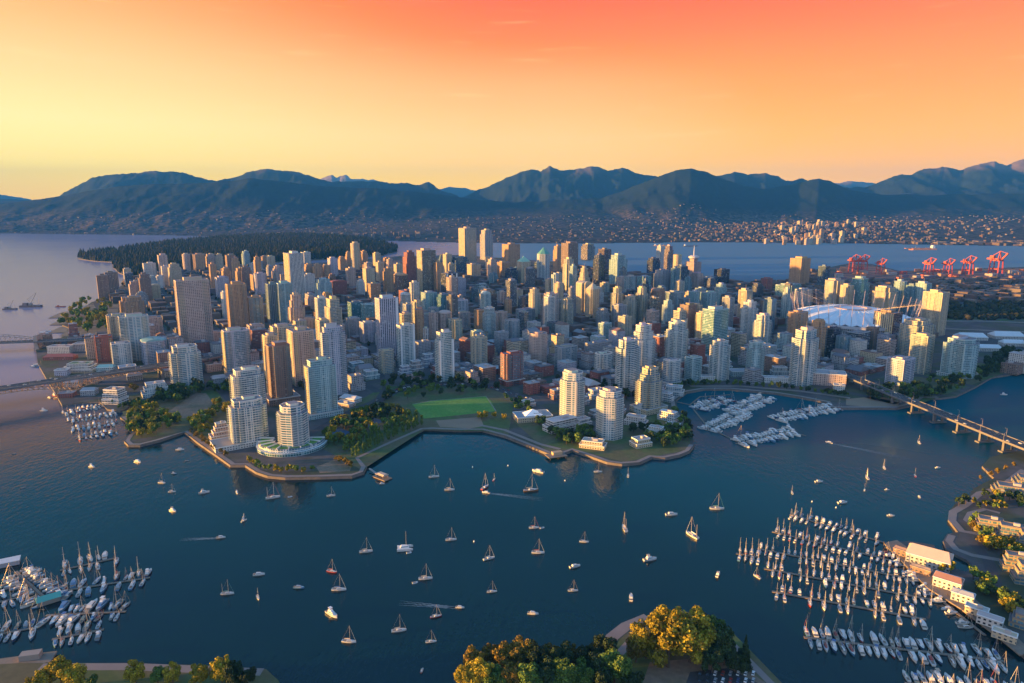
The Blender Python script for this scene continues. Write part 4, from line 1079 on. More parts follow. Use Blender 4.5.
# ------------------------------------------------------------------ bridges
def lamp_post(parent, p, h, arm):
    b = MB(); b.tube(p, p + Vector((0, 0, h)), .16, .10, 5); b.beam(p + Vector((0, 0, h)), p + Vector((arm.x, arm.y, h + .3)), .12, .12)
    b.box((p.x + arm.x, p.y + arm.y, h + p.z + .2), (1.0, .6, .25)); return b.build('street_lamp', M['mast_metal'], parent)
def deck(px, z, width, thick, name, label, extra):
    P = [g(x, y, z) for x, y in px]; o0 = P[0].copy(); o0.z = 0
    root = empty(name, o0); Q = [p - o0 for p in P]
    b, rl, mk = MB(), MB(), MB()
    for i in range(len(Q) - 1):
        p, q = Q[i], Q[i + 1]; d = (q - p); d.z = 0; nrm = Vector((-d.y, d.x, 0)).normalized() * width / 2
        t = Vector((0, 0, -thick)); A, B, Cc, D_ = p - nrm, q - nrm, q + nrm, p + nrm
        b.face([A, B, Cc, D_], None, 0); b.face([A + t, D_ + t, Cc + t, B + t], None, 1); b.face([A + t, B + t, B, A], None, 1); b.face([Cc, Cc + t, D_ + t, D_], None, 1)
        for sg in (-1, 1):
            rl.beam(p + nrm * sg * .985 + Vector((0, 0, .75)), q + nrm * sg * .985 + Vector((0, 0, .75)), .25, .22)
            rl.beam(p + nrm * sg * .985 + Vector((0, 0, .2)), q + nrm * sg * .985 + Vector((0, 0, .2)), .35, .4)
        ln = d.length; m_ = int(ln / 9)
        for k in range(m_):
            for off in (-.5, 0, .5):
                c0 = p.lerp(q, k / m_) + nrm * off; c1 = p.lerp(q, (k + .45) / m_) + nrm * off; w = nrm.normalized() * .12
                mk.face([c0 - w + Vector((0, 0, .05)), c1 - w + Vector((0, 0, .05)), c1 + w + Vector((0, 0, .05)), c0 + w + Vector((0, 0, .05))])
    b.build('deck', [M['asphalt'], M['concrete']], root); rl.build('railing', M['paint'], root, color=(.22, .21, .21)); mk.build('lane_marking', M['marking'], root)
    extra(root, Q); tag(root, label, 'bridge')
    return root, o0, Q
def cambie(root, Q):
    for i in range(1, 12):
        f = i / 12 * (len(Q) - 1); k = int(f); p = Q[k].lerp(Q[min(k + 1, len(Q) - 1)], f - k); d = (Q[k + 1] - Q[k]).normalized(); nrm = Vector((-d.y, d.x, 0)).normalized()
        b = MB()
        for sg in (-1, 1): b.box((p.x + nrm.x * 6.5 * sg, p.y + nrm.y * 6.5 * sg, (p.z - 2.2) / 2 - .5), (3.0, 3.0, p.z - 1.4), math.atan2(d.y, d.x))
        b.box((p.x, p.y, p.z - 3.0), (3.0, 15, 2.0), math.atan2(d.y, d.x)); b.box((p.x, p.y, .6), (7, 22, 2.6), math.atan2(d.y, d.x))
        b.build('pier', M['concrete'], root)
    for i in range(24):
        f = i / 24 * (len(Q) - 1) + .02; k = int(f); p = Q[k].lerp(Q[min(k + 1, len(Q) - 1)], f - k); d = (Q[k + 1] - Q[k]).normalized(); nrm = Vector((-d.y, d.x, 0)).normalized()
        sg = 1 if i % 2 else -1; lamp_post(root, p + nrm * 9.8 * sg, 10, nrm * -2.2 * sg)
CAMBIE = deck([(838,371),(862,381),(886,391),(920,404.5),(960,420.5),(1000,436.5),(1040,452),(1090,471)], 15.0, 20, 1.7, 'road_bridge', 'long concrete road bridge with lamps crossing the inlet beside the stadium', cambie)
def truss_between(root, name, p, q, dp0, dp1, n, w, mat='truss_paint'):
    """two side trusses hanging under the deck, depth growing from dp0 to dp1"""
    d = (q - p); nrm = Vector((-d.y, d.x, 0)).normalized() * w
    b = MB()
    for sg in (-1, 1):
        for k in range(n):
            f0, f1 = k / n, (k + 1) / n; a0, a1 = p.lerp(q, f0) + nrm * sg, p.lerp(q, f1) + nrm * sg
            e0 = Vector((0, 0, -2.2 - (dp0 + (dp1 - dp0) * f0 ** 2))); e1 = Vector((0, 0, -2.2 - (dp0 + (dp1 - dp0) * f1 ** 2)))
            b.beam(a0 + e0, a1 + e1, .9, .9); b.beam(a0 + Vector((0, 0, -2)), a0 + e0, .6, .6)
            b.beam(*((a0 + Vector((0, 0, -2)), a1 + e1) if k % 2 else (a0 + e0, a1 + Vector((0, 0, -2)))), .6, .6)
    for k in range(n):
        f = k / n; e = Vector((0, 0, -2.2 - (dp0 + (dp1 - dp0) * f ** 2))); b.beam(p.lerp(q, f) + nrm + e, p.lerp(q, f) - nrm + e, .5, .5)
    return b.build(name, M[mat], root)
def granville(root, Q):
    def at(px_, py_): v = g(px_, py_, 28.0); return v - Vector((root.location.x, root.location.y, 0))
    pts = [at(-60, 396.5), at(10, 386.5), at(73, 377.2), at(118, 370.8), at(160, 364.5)]
    truss_between(root, 'truss', pts[1], pts[0], 5, 9, 12, 10); truss_between(root, 'truss', pts[1], pts[2], 5, 17, 12, 10)
    truss_between(root, 'truss', pts[3], pts[2], 5, 17, 8, 10); truss_between(root, 'truss', pts[3], pts[4], 5, 6, 8, 10)
    dr = math.atan2((pts[4] - pts[1]).y, (pts[4] - pts[1]).x)
    for p, w in ((pts[2], 9), (pts[0], 9), (pts[4], 5), (at(190, 360), 4), (at(215, 356), 4)):
        b = MB(); zt = 28 - (21 if w == 9 else 8)
        for sg in (-1, 1): b.box((p.x - math.sin(dr) * 9 * sg, p.y + math.cos(dr) * 9 * sg, zt / 2 - .5), (w * .7, 5, zt + 1), dr)
        b.box((p.x, p.y, zt - 1.2), (w * .7, 22, 2.4), dr); b.box((p.x, p.y, .5), (w * 1.3, 28, 3), dr)
        b.build('pier', M['concrete'], root)
    for i in range(14):
        p = Q[0].lerp(Q[-1], i / 14); k = min(int(i / 14 * (len(Q) - 1)), len(Q) - 2); f = i / 14 * (len(Q) - 1) - k; p = Q[k].lerp(Q[k + 1], f)
        lamp_post(root, p + Vector((5, -9, 0)) * (1 if i % 2 else -1), 9, Vector((-1, 2, 0)))
GRAN = deck([(-120,405),(-60,396.5),(0,388),(60,379),(110,372),(160,364.5),(205,358),(235,352)], 28.0, 24, 2.2, 'truss_bridge', 'road bridge on tan steel trusses with a concrete pier by the small marina', granville)
def burrard(root, Q):
    def at(px_, py_, z=20.0): v = g(px_, py_, z); return v - Vector((root.location.x, root.location.y, 0))
    p, q = at(-40, 343), at(34, 340.2); d = (q - p); nrm = Vector((-d.y, d.x, 0)).normalized() * 8
    b = MB(); n = 14
    for sg in (-1, 1):
        up_ = [p.lerp(q, k / n) + nrm * sg + Vector((0, 0, 3 + 10 * math.sin(math.pi * min(1, .12 + k / n * .85)))) for k in range(n + 1)]
        for k in range(n):
            b.beam(up_[k], up_[k + 1], .9, .9); lo = p.lerp(q, k / n) + nrm * sg; b.beam(lo, up_[k], .5, .5); b.beam(lo, up_[k + 1], .45, .45)
    b.build('arch_truss', M['steel'], root)
    dr = math.atan2(d.y, d.x); t = at(38, 340.2)
    b = MB()
    for sg in (-1, 1):
        c = (t.x - math.sin(dr) * 10 * sg, t.y + math.cos(dr) * 10 * sg); b.box((c[0], c[1], 14), (7, 5.5, 30), dr); b.box((c[0], c[1], 30.5), (6.5, 5, 3), dr)
    b.box((t.x, t.y, 25.5), (8, 20, 5), dr); b.box((t.x, t.y, 3), (10, 26, 8), dr); b.box((t.x, t.y, 29.8), (5, 9, 4), dr)
    b.build('stone_tower', M['paint'], root, color=(.40, .31, .26))
    for x_ in (58, 78, 96): 
        p = at(x_, 339.5 - (x_ - 58) * .03); b = MB(); b.box((p.x, p.y, 9), (3, 16, 19), dr); b.build('pier', M['concrete'], root)
deck([(-120,347),(-40,343.6),(34,341),(100,338.5),(150,336)], 20.0, 20, 2.0, 'arch_bridge', 'far bridge with an arched steel truss and a stone gate tower', burrard)

# ------------------------------------------------------------------ harbour
ht = g(694, 277, LAND)
root = empty('lookout_tower', (ht.x, ht.y + 20, LAND), YAW); k = ht.y / 683
b = MB(); b.prism(outline('rect', 11 * k, 11 * k), 0, 15 * k, 0, 1); b.build('facade', [M['f_conc'], M['roof_gravel']], root, color=(.40, .28, .24))
b = MB(); b.prism(outline('rect', 5.5 * k, 5.5 * k), 15 * k, 17.5 * k, 0); b.build('shaft', M['paint'], root, color=(.36, .26, .24))
b = MB()
for r0, r1, z0, z1 in ((3.2, 5.2, 17.4, 18.8), (5.2, 5.2, 18.8, 20.2), (5.2, 3.0, 20.2, 21.2)):
    A_ = [(r0 * k * math.cos(t), r0 * k * math.sin(t), z0 * k) for t in np.linspace(0, 2 * math.pi, 20, endpoint=False)]; B_ = [(r1 * k * math.cos(t), r1 * k * math.sin(t), z1 * k) for t in np.linspace(0, 2 * math.pi, 20, endpoint=False)]
    for j in range(20): b.face([A_[j], A_[(j + 1) % 20], B_[(j + 1) % 20], B_[j]])
b.face(B_); b.build('lookout_disc', M['paint'], root, color=(.55, .50, .50))
b = MB(); b.tube((0, 0, 21.2 * k), (0, 0, 31 * k), 2.2, .6, 6); b.build('antenna', M['white'], root)
tag(root, 'tower with a round lookout disc and tall antenna at the harbour edge', 'tower')
def gantry(px, pyb, hpx, label):
    p = g(px, pyb, LAND); s = hpx * p.y / FPX / 70.0
    root = empty('gantry_crane', p, R(20)); root.scale = (s, s, s)
    for x_ in (-9, 9):
        for y_ in (-12, 12):
            b = MB(); b.beam((x_, y_, 0), (x_ * .8, y_ * .9, 38), 2.6, 2.6); b.build('leg', M['crane_red'], root)
    for e0, e1, w_ in (((-8, -11, 38), (-8, 11, 38), 3), ((8, -11, 38), (8, 11, 38), 3), ((-8, -11, 16), (-8, 11, 16), 2), ((8, -11, 16), (8, 11, 16), 2), ((-9, -12, 17), (9, -12, 17), 2), ((-9, 12, 17), (9, 12, 17), 2), ((-8, -9, 39.5), (8, -9, 39.5), 2), ((-8, 9, 39.5), (8, 9, 39.5), 2)):
        b = MB(); b.beam(e0, e1, w_, w_); b.build('cross_beam', M['crane_red'], root)
    b = MB(); b.beam((0, 26, 41), (0, -12, 41), 4, 4); b.build('machine_girder', M['crane_red'], root); 
    b = MB(); b.beam((0, -12, 41), (0, -26, 58), 3, 3); b.build('boom', M['crane_red'], root)
    b = MB(); b.beam((-6, -6, 40), (0, -6, 62), 1.8, 1.8); b.beam((6, -6, 40), (0, -6, 62), 1.8, 1.8); b.beam((0, -6, 62), (0, 22, 42), 1.2, 1.2); b.beam((0, -6, 62), (0, -24, 57), 1.0, 1.0); b.build('apex_frame', M['crane_red'], root)
    b = MB(); b.box((0, 12, 46), (8, 10, 7)); b.build('machine_house', M['crane_red'], root)
    tag(root, label, 'crane', 'red gantry cranes of the port')
for a in ((853,273,21,'red gantry crane first of the close set pair before the freighter water'),(862,273,21,'red gantry crane second of the close set pair'),(880,274,18,'red gantry crane standing alone beside the close set pair'),
          (928,275,20,'red gantry crane just beside the pair on the open quay'),(947,275,19,'red gantry crane in the middle of the open quay'),(967,275,22,'red gantry crane with the widest arm, next to the tallest'),(995,275,27,'red gantry crane with the tallest raised boom')): gantry(*a)
rr = random.Random(5)
for i in range(70):
    px = rr.uniform(836, 1024); py = rr.uniform(270.5, 279) if px > 890 else rr.uniform(268.5, 279)
    p = g(px, py, LAND); b = MB(); hh = rr.choice((5, 8, 10, 13)); b.box((0, 0, hh / 2), (rr.uniform(20, 44), rr.uniform(8, 18), hh))
    ci = rr.randrange(5); col = [(.50, .09, .06), (.52, .16, .07), (.16, .12, .16), (.34, .30, .29), (.50, .22, .12)][ci]
    o = b.build('container_stack', M['paint'], None, color=col); o.location = p; o.rotation_euler = (0, 0, R(20) + rr.choice((0, 0, math.pi / 2)))
    later(o, ['red', 'orange red', 'dark', 'grey', 'tan'][ci] + ' container stack', 'containers', 'container stacks of the port')
def ship(px, py, lpx, label, col, name='cargo_ship', yaw=0.0):
    p = g(px, py); l = lpx * p.y / FPX; w = l * .15; root = empty(name, p, yaw)
    b = MB(); hl = l / 2
    out = [(-hl, -w / 2), (hl * .75, -w / 2), (hl, 0), (hl * .75, w / 2), (-hl, w / 2)]
    b.prism(out, -1, l * .055, 0); b.build('hull', M['paint'], root, color=col)
    b = MB(); b.box((-hl * .78, 0, l * .09), (l * .10, w * .8, l * .09)); b.box((-hl * .78, 0, l * .145), (l * .07, w * .9, l * .03)); b.build('bridge_house', M['white'], root)
    for k in range(4):
        b = MB(); b.box((-hl * .4 + k * l * .25, 0, l * .062), (l * .17, w * .7, l * .02)); b.build('hatch', M['paint'], root, color=tuple(c * .8 for c in col))
    b = MB(); b.tube((hl * .5, 0, l * .05), (hl * .5, 0, l * .14), l * .005, l * .003, 5); b.build('mast', M['mast_metal'], root)
    tag(root, label, 'ship'); return root
ship(922, 250, 28, 'orange hulled freighter with a white bridge house out in the harbour', (.62, .26, .14), yaw=R(184))
ship(690, 246.5, 13, 'dark small freighter near the lookout tower antenna', (.12, .12, .14), yaw=R(5))
ship(660, 246, 12, 'small orange ship moored at the far shore beyond the red topped tower', (.6, .3, .18), yaw=R(0))
def barge(px, py, lpx, col, label, crane):
    p = g(px, py); l = lpx * p.y / FPX; root = empty('barge', p, R(5))
    b = MB(); b.prism([(-l / 2, -l * .12), (l / 2, -l * .12), (l * .54, 0), (l / 2, l * .12), (-l / 2, l * .12)], -1, l * .09, 0); b.build('hull', M['paint'], root, color=col)
    b = MB(); b.box((-l * .25, 0, l * .15), (l * .2, l * .16, l * .12)); b.build('deck_house', M['paint'], root, color=tuple(min(1, c * 1.5) for c in col))
    if crane:
        b = MB(); b.box((0, 0, l * .14), (l * .14, l * .12, l * .1)); b.build('crane_cab', M['steel'], root)
        b = MB(); b.beam((0, 0, l * .16), (l * .34, 0, l * .72), l * .018, l * .018); b.beam((0, 0, l * .2), (-l * .12, 0, l * .4), l * .014, l * .014); b.beam((-l * .12, 0, l * .4), (l * .34, 0, l * .72), l * .008, l * .008); b.build('crane_boom', M['steel'], root)
        b = MB(); b.tube((l * .4, 0, l * .09), (l * .4, 0, l * .42), l * .012, l * .006, 5); b.build('mast', M['steel'], root)
    tag(root, label, 'barge')
barge(31, 307, 20, (.10, .09, .10), 'dark crane barge with a raised boom in the bay', True)
barge(10, 309.5, 13, (.10, .09, .10), 'dark low work barge with a small crane beside the crane barge', True)
barge(60.5, 307, 9, (.28, .09, .06), 'rust red barge moored off the beach', False)
# ferry landing
root = empty('ferry_landing', g(382, 478, 0), R(-40))
b = MB(); b.box((0, 0, .8), (22, 11, .9)); b.build('float', M['dock_wood'], root)
b = MB(); b.box((0, 0, 4.6), (14, 8, .4)); b.box((1, 0, 5.2), (10, 5, .8)); b.build('canopy', M['paint'], root, color=(.55, .42, .32))
for x_ in (-6, 6):
    for y_ in (-3.4, 3.4):
        b = MB(); b.tube((x_, y_, 1.2), (x_, y_, 4.5), .2, .2, 5); b.build('post', M['steel'], root)
b = MB(); b.beam((-11, 2, 1.2), (-27, 4, 3.1), 2.6, .4); b.build('gangway', M['steel'], root)
tag(root, 'small ferry landing with a canopy and gangway off the point', 'landing')
root = empty('promenade_deck', g(556, 457.5, 0), R(20))
b = MB(); b.box((0, 0, 2.9), (24, 14, .8)); b.build('platform', M['dock_wood'], root); b = MB(); b.box((2, 2, 5), (12, 6, 3.4)); b.build('kiosk', M['paint'], root, color=(.5, .34, .2))
for x_ in (-10, 0, 10):
    b = MB(); b.tube((x_, -6, -2), (x_, -6, 2.6), .4, .4, 6); b.build('piling', M['pile_wood'], root)
tag(root, 'timber deck with a kiosk jutting out from the promenade', 'deck')

# ------------------------------------------------------------------ north shore town
rr = random.Random(9)
for i in range(52):
    t_ = rr.random(); px = 742 + 128 * (rr.random() * .5 + rr.random() * .5); y = 5250 + 2300 * rr.random() ** 1.3
    if px < 770 and rr.random() < .5: px += 40
    x = (px - 512) / FPX * y / CP * .985; z = terrain_z(x, y)
    h = rr.uniform(20, 46) + (14 if 785 < px < 850 else 0); w = rr.uniform(24, 38)
    root = empty('apartment_tower', (x, y, z - 3), R(rr.choice((8, 8, 20, -5))))
    ck = rr.choice('CCOPCO'); b = MB(); b.prism(outline('rect', w, w * rr.uniform(.7, 1.2)), 0, h + 3, 0, 1); b.build('facade', [M['f_conc'], M['roof_gravel']], root, color=COL[ck])
    b = MB(); b.box((0, 0, h + 5), (w * .5, w * .4, 4.5)); b.build('penthouse', M['paint'], root, color=COL[ck])
    later(root, f'{"tall " if h > 60 else ("small " if h < 40 else "")}{CNAME[ck]} tower', 'tower', 'towers across the harbour', 'across the harbour')
hv, hf = [], []
def add_boxes(n, fpx, fy, smin, smax, hmin, hmax, seed):
    r = np.random.default_rng(seed)
    for _ in range(n):
        px = fpx(r); y = fy(r); x = (px - 512) / FPX * y / CP * .985; z = terrain_z(x, y)
        if z < 1: continue
        w, d, h = r.uniform(smin, smax), r.uniform(smin, smax), r.uniform(hmin, hmax); a = r.uniform(-.3, .5); c, s = math.cos(a), math.sin(a); bs = len(hv)
        for zz_ in (z - 4, z + h):
            for sx_, sy_ in ((-1, -1), (1, -1), (1, 1), (-1, 1)):
                X_, Y_ = sx_ * w / 2, sy_ * d / 2; hv.append((x + X_ * c - Y_ * s, y + X_ * s + Y_ * c, zz_))
        for f in ((0, 1, 5, 4), (1, 2, 6, 5), (2, 3, 7, 6), (3, 0, 4, 7), (4, 5, 6, 7)): hf.append(tuple(bs + k for k in f))
add_boxes(2000, lambda r: r.uniform(-60, 1100), lambda r: 5000 + 3300 * r.random() ** .8, 10, 22, 5, 11, 1)
add_boxes(1300, lambda r: r.normal(800, 80), lambda r: 5200 + 2600 * r.random(), 12, 28, 6, 18, 2)
add_boxes(500, lambda r: r.uniform(540, 1060), lambda r: 5080 + 330 * r.random(), 22, 80, 7, 18, 3)
add_boxes(160, lambda r: r.uniform(180, 420), lambda r: 6000 + 500 * r.random(), 22, 40, 12, 45, 4)
me = bpy.data.meshes.new('hillside_houses'); me.from_pydata(hv, [], hf); me.materials.append(M['house_mix'])
tag(put('hillside_houses', me), 'small houses scattered over the far hillside across the harbour', 'houses', kind='stuff')
# ------------------------------------------------------------------ the low city between the towers
KEEP_OUT = [[(p[0], p[1]) for p in z] for z in (
    [(318, 446), (362, 472), (424, 430), (484, 431), (508, 438), (548, 455), (640, 464), (695, 452), (694, 404), (660, 398), (545, 396), (512, 384), (380, 382), (346, 398)],
    [(118, 408), (120, 450), (190, 445), (234, 470), (330, 478), (346, 440), (346, 400), (232, 386), (176, 386), (150, 398)],
    [(684, 384), (690, 400), (830, 412), (925, 405), (1010, 380), (1010, 356), (905, 358), (880, 372), (850, 376), (780, 384)],
    [(776, 318), (786, 356), (916, 352), (924, 322), (860, 308)],
    [(930, 318), (936, 358), (1060, 356), (1060, 318)], [(944, 303), (944, 321), (1120, 323), (1120, 303)],
    [(40, 340), (66, 310), (100, 296), (124, 306), (116, 338)], [(30, 340), (30, 420), (140, 415), (175, 386), (150, 360), (100, 360), (60, 350)],
    [(820, 262), (820, 281), (1120, 282), (1120, 262)])]
def free_spot(x, y, r, px, py):
    if not inside(x, y, CITY) or any(inside(px, py, z) for z in KEEP_OUT): return False
    return all((x - f[0]) ** 2 + (y - f[1]) ** 2 > (r + f[2]) ** 2 for f in FOOT)
rr = random.Random(77); spots = []
for i in range(-14, 40):
    for j in range(-14, 26):
        for k in range(3):
            for l in range(4):
                u = i * BU + RW / 2 + 6 + (k + .5) * (BU - RW - 10) / 3; v = j * BV + RW / 2 + 6 + (l + .5) * (BV - RW - 10) / 4
                x, y = uv2xy(u, v)
                if not (900 < y < 3300 and abs(x) < 2500): continue
                px, py = pix(x, y, LAND)
                if not (-30 < px < 1090): continue
                if not free_spot(x, y, 9, px, py): continue
                if rr.random() < .13: continue
                spots.append((y, x, px, py))
spots.sort()
lows = spots[:290]; stuffv, stufff = [], []
LC = [('R', 5), ('P', 4), ('G', 3), ('L', 3), ('S', 3), ('C', 3), ('B', 4), ('T', 1), ('W', 2)]
LCL = [c for c, n_ in LC for _ in range(n_)]
for y, x, px, py in lows:
    a, b_ = rr.uniform(19, 28), rr.uniform(22, 33); h = rr.choice((9, 12, 15, 18, 22, 27, 33, 40, 46) if py < 372 else (8, 10, 12, 15, 18, 24)); ck = rr.choice(LCL)
    root = empty('low_building', (x, y, LAND), YAW + (math.pi / 2 if rr.random() < .3 else 0))
    gb = rr.random() < .15
    build_block(root, a, b_, h, COL[ck], rr.choice(((.20, .19, .21), (.14, .13, .15), (.26, .24, .25), (.20, .12, .10), (.40, .39, .40))), 2 if rr.random() < .3 else 1, rr.choice(('low', 'conc', 'band', 'low')), gb, .8, y < 1350, 0)
    later(root, f'{"low" if h < 11 else ("three storey" if h < 14 else ("mid rise" if h < 30 else "tall")) } {CNAME[ck]} building{" with gable roof" if gb else ""}', 'building', 'low buildings between the towers')
for y, x, px, py in spots[290:]:
    w, d, h = rr.uniform(18, 28), rr.uniform(22, 34), rr.choice((7, 8, 10, 12, 15, 20)); c, s = ux, uy; bs = len(stuffv)
    for zz_ in (LAND, LAND + h):
        for sx_, sy_ in ((-1, -1), (1, -1), (1, 1), (-1, 1)): stuffv.append((x + sx_ * w / 2 * c - sy_ * d / 2 * s, y + sx_ * w / 2 * s + sy_ * d / 2 * c, zz_))
    for f in ((0, 1, 5, 4), (1, 2, 6, 5), (2, 3, 7, 6), (3, 0, 4, 7), (4, 5, 6, 7)): stufff.append(tuple(bs + k for k in f))
me = bpy.data.meshes.new('far_low_buildings'); me.from_pydata(stuffv, [], stufff); me.materials.append(M['house_mix'])
tag(put('far_low_buildings', me), 'mass of small low buildings far back in the city', 'buildings', kind='stuff')

# ------------------------------------------------------------------ vehicles
def car_parts():
    b = MB(); L_, W_ = 4.5, 1.85
    b.prism([(-2.25, -.9), (2.05, -.9), (2.25, -.6), (2.25, .6), (2.05, .9), (-2.25, .9)], .35, .95, 0)
    body = b.mesh('car_body', [M['gloss']])
    b = MB(); lo = [(-1.7, -.85), (1.1, -.85), (1.1, .85), (-1.7, .85)]; hi = [(-1.2, -.7), (.4, -.7), (.4, .7), (-1.2, .7)]
    for i in range(4): b.face([(*lo[i], .95), (*lo[(i + 1) % 4], .95), (*hi[(i + 1) % 4], 1.5), (*hi[i], 1.5)], None, 0)
    b.face([(*p, 1.5) for p in hi], None, 1); cab = b.mesh('car_cabin', [M['glass_dark'], M['gloss']])
    b = MB(); b.tube((0, -.11, 0), (0, .11, 0), .34, .34, 8); wh = b.mesh('car_wheel', [M['glass_dark']])
    return body, cab, wh
CARS = car_parts()
CARC = [((.75, .75, .74), 'white'), ((.05, .05, .06), 'black'), ((.35, .36, .38), 'silver'), ((.35, .05, .04), 'red'), ((.06, .10, .22), 'blue')]
def car(p, rz, where, seed):
    r = random.Random(seed); col, cn_ = CARC[r.choice((0, 0, 0, 1, 1, 2, 2, 3, 4))]
    root = empty('car', p, rz); put('body', CARS[0], root, color=col); put('cabin', CARS[1], root, color=col)
    for x_ in (-1.35, 1.35):
        for y_ in (-.85, .85): put('wheel', CARS[2], root, (x_, y_, .34))
    later(root, f'{cn_} car', 'car', 'cars on the roads and bridges', where)
def along(P, o0, f):
    k = min(int(f * (len(P) - 1)), len(P) - 2); t = f * (len(P) - 1) - k; d = (P[k + 1] - P[k]).normalized(); return P[k].lerp(P[k + 1], t) + o0, d
rr = random.Random(3)
for (root, o0, Q), n_, where in ((CAMBIE, 34, 'on the bridge beside the stadium'), (GRAN, 22, 'on the truss bridge')):
    for i in range(n_):
        p, d = along(Q, o0, (i + rr.random() * .8) / n_); nrm = Vector((-d.y, d.x, 0)).normalized(); sg = rr.choice((-1, 1)); ln = rr.choice((2.2, 5.6, 8.6))
        car(p + nrm * sg * ln + Vector((0, 0, .06)), math.atan2(d.y, d.x) + (math.pi if sg > 0 else 0), where, i * 13 + n_)
road = [g(x, y, LAND + .16) for x, y in ((376, 402), (392, 392), (410, 387), (440, 384), (480, 384), (506, 391), (530, 400))]
for i in range(46):
    p, d = along(road, Vector((0, 0, 0)), (i + rr.random() * .7) / 46); nrm = Vector((-d.y, d.x, 0)); sg = rr.choice((-1, 1)); car(p + nrm * sg * rr.choice((2.5, 6)), math.atan2(d.y, d.x) + (math.pi if sg > 0 else 0), 'on the curving road behind the green field', i + 900)
for i in range(16):
    p = g(700 + (i % 8) * 7.6, 674 + (i // 8) * 7, 2.72); car(p, R(62), 'in the car park of the near point', i + 1500)
# ------------------------------------------------------------------ trees
def crown_mesh(name, mat, n, rx, rz, z0, leaf, seed, lobes=9, conifer=False, poplar=False):
    """many leaf-sized faces spread through an uneven volume of lobes"""
    r = np.random.default_rng(seed)
    V = np.zeros((n * 4, 3)); 
    if conifer:
        t = r.random(n) ** .6; h = (1 - t); rad = rx * t * (0.75 + .25 * np.sin(h * 40)) * np.sqrt(r.random(n) * .75 + .25); a = r.random(n) * 2 * np.pi
        P = np.stack([rad * np.cos(a), rad * np.sin(a), z0 + h * rz * 2 - rad * .25], -1); out = np.stack([np.cos(a), np.sin(a), np.full(n, -.1)], -1)
    else:
        cs = []
        for k in range(lobes):
            a = r.random() * 2 * np.pi; q = r.random() ** .5 * (.62 if lobes < 20 else .74); hz_ = r.uniform(-.62, .72)
            if poplar: q *= .5; hz_ = -0.85 + 1.7 * k / lobes
            s = (r.uniform(.30, .52) if lobes < 14 else r.uniform(.16, .42)) * (1 - .25 * abs(hz_))
            cs.append((q * math.cos(a) * rx, q * math.sin(a) * rx, z0 + rz + hz_ * rz, s * rx * (1.1 if poplar else 1), s * (rz if not poplar else rz * .5)))
        cs = np.array(cs); wgt = cs[:, 3] ** 2; idx = r.choice(lobes, n, p=wgt / wgt.sum())
        d = r.normal(size=(n, 3)); d /= np.linalg.norm(d, axis=1)[:, None]
        rad = r.random(n)[:, None] ** .22
        P = cs[idx, :3] + d * rad * np.stack([cs[idx, 3], cs[idx, 3], np.minimum(cs[idx, 4] * 1.2, cs[idx, 3] * 1.3)], -1); out = d
    nrm = out + r.normal(size=(n, 3)) * .55; nrm /= np.linalg.norm(nrm, axis=1)[:, None]
    up = r.normal(size=(n, 3)); u = np.cross(nrm, up); u /= np.linalg.norm(u, axis=1)[:, None]; v = np.cross(nrm, u)
    s = leaf * r.uniform(.6, 1.4, (n, 1))
    V[0::4] = P - u * s; V[1::4] = P - v * s * .7; V[2::4] = P + u * s; V[3::4] = P + v * s * .7
    me = bpy.data.meshes.new(name); me.from_pydata(V.tolist(), [], np.arange(n * 4).reshape(-1, 4).tolist()); me.materials.append(M[mat]); me.update(); return me
def trunk_mesh(h, r0, seed, limbs=4):
    r = random.Random(seed); b = MB(); top = Vector((r.uniform(-.3, .3), r.uniform(-.3, .3), h)); b.tube((0, 0, -.3), top * .55, r0, r0 * .7, 7); b.tube(top * .55, top, r0 * .7, r0 * .25, 6)
    for i in range(limbs):
        a = r.uniform(0, 6.28); s = top * r.uniform(.4, .7); b.tube(s, s + Vector((math.cos(a) * h * .3, math.sin(a) * h * .3, h * .28)), r0 * .4, r0 * .12, 5)
    return b.mesh('trunk', [M['bark']])
KIND = {}
def kind(key, mat, n, rx, rz, z0, leaf, variants, **kw):
    KIND[key] = [(crown_mesh(key + '_crown', mat, n, rx, rz, z0, leaf, 100 + i * 7 + len(KIND) * 31, **kw), trunk_mesh(z0 + rz * 1.2, max(.18, rx * .07), i)) for i in range(variants)]
kind('mid_green', 'leaf_green', 420, 4.6, 3.9, 2.2, .85, 4)
kind('mid_yellow', 'leaf_yellow', 420, 4.2, 3.8, 2.0, .80, 3)
kind('mid_gold', 'leaf_gold', 380, 3.8, 3.4, 1.8, .75, 2)
kind('mid_dark', 'leaf_dark', 420, 5.0, 4.4, 2.2, .90, 3)
kind('mid_red', 'leaf_red', 380, 4.4, 3.6, 2.0, .80, 2)
kind('poplar', 'leaf_green', 420, 3.0, 7.0, 1.6, .80, 3, poplar=True, lobes=8)
kind('big_green', 'leaf_green', 8000, 7.5, 6.5, 2.5, .42, 3, lobes=34)
kind('big_yellow', 'leaf_yellow', 8000, 7.5, 7.0, 2.5, .42, 3, lobes=34)
kind('big_gold', 'leaf_gold', 8000, 7.0, 6.0, 2.5, .42, 2, lobes=34)
kind('big_dark', 'leaf_dark', 8000, 7.5, 7.0, 2.5, .42, 3, lobes=34)
kind('big_conifer', 'leaf_dark', 4800, 5.0, 11.0, 1.5, .50, 2, conifer=True)
TWORD = dict(mid_green='green leafy tree', mid_yellow='yellow green tree', mid_gold='small golden tree', mid_dark='dark green tree', mid_red='reddish leaved tree', poplar='tall narrow green tree', big_green='large green tree', big_yellow='large yellow tree', big_gold='large golden tree', big_dark='large dark tree', big_conifer='dark conifer')
tr = random.Random(41)
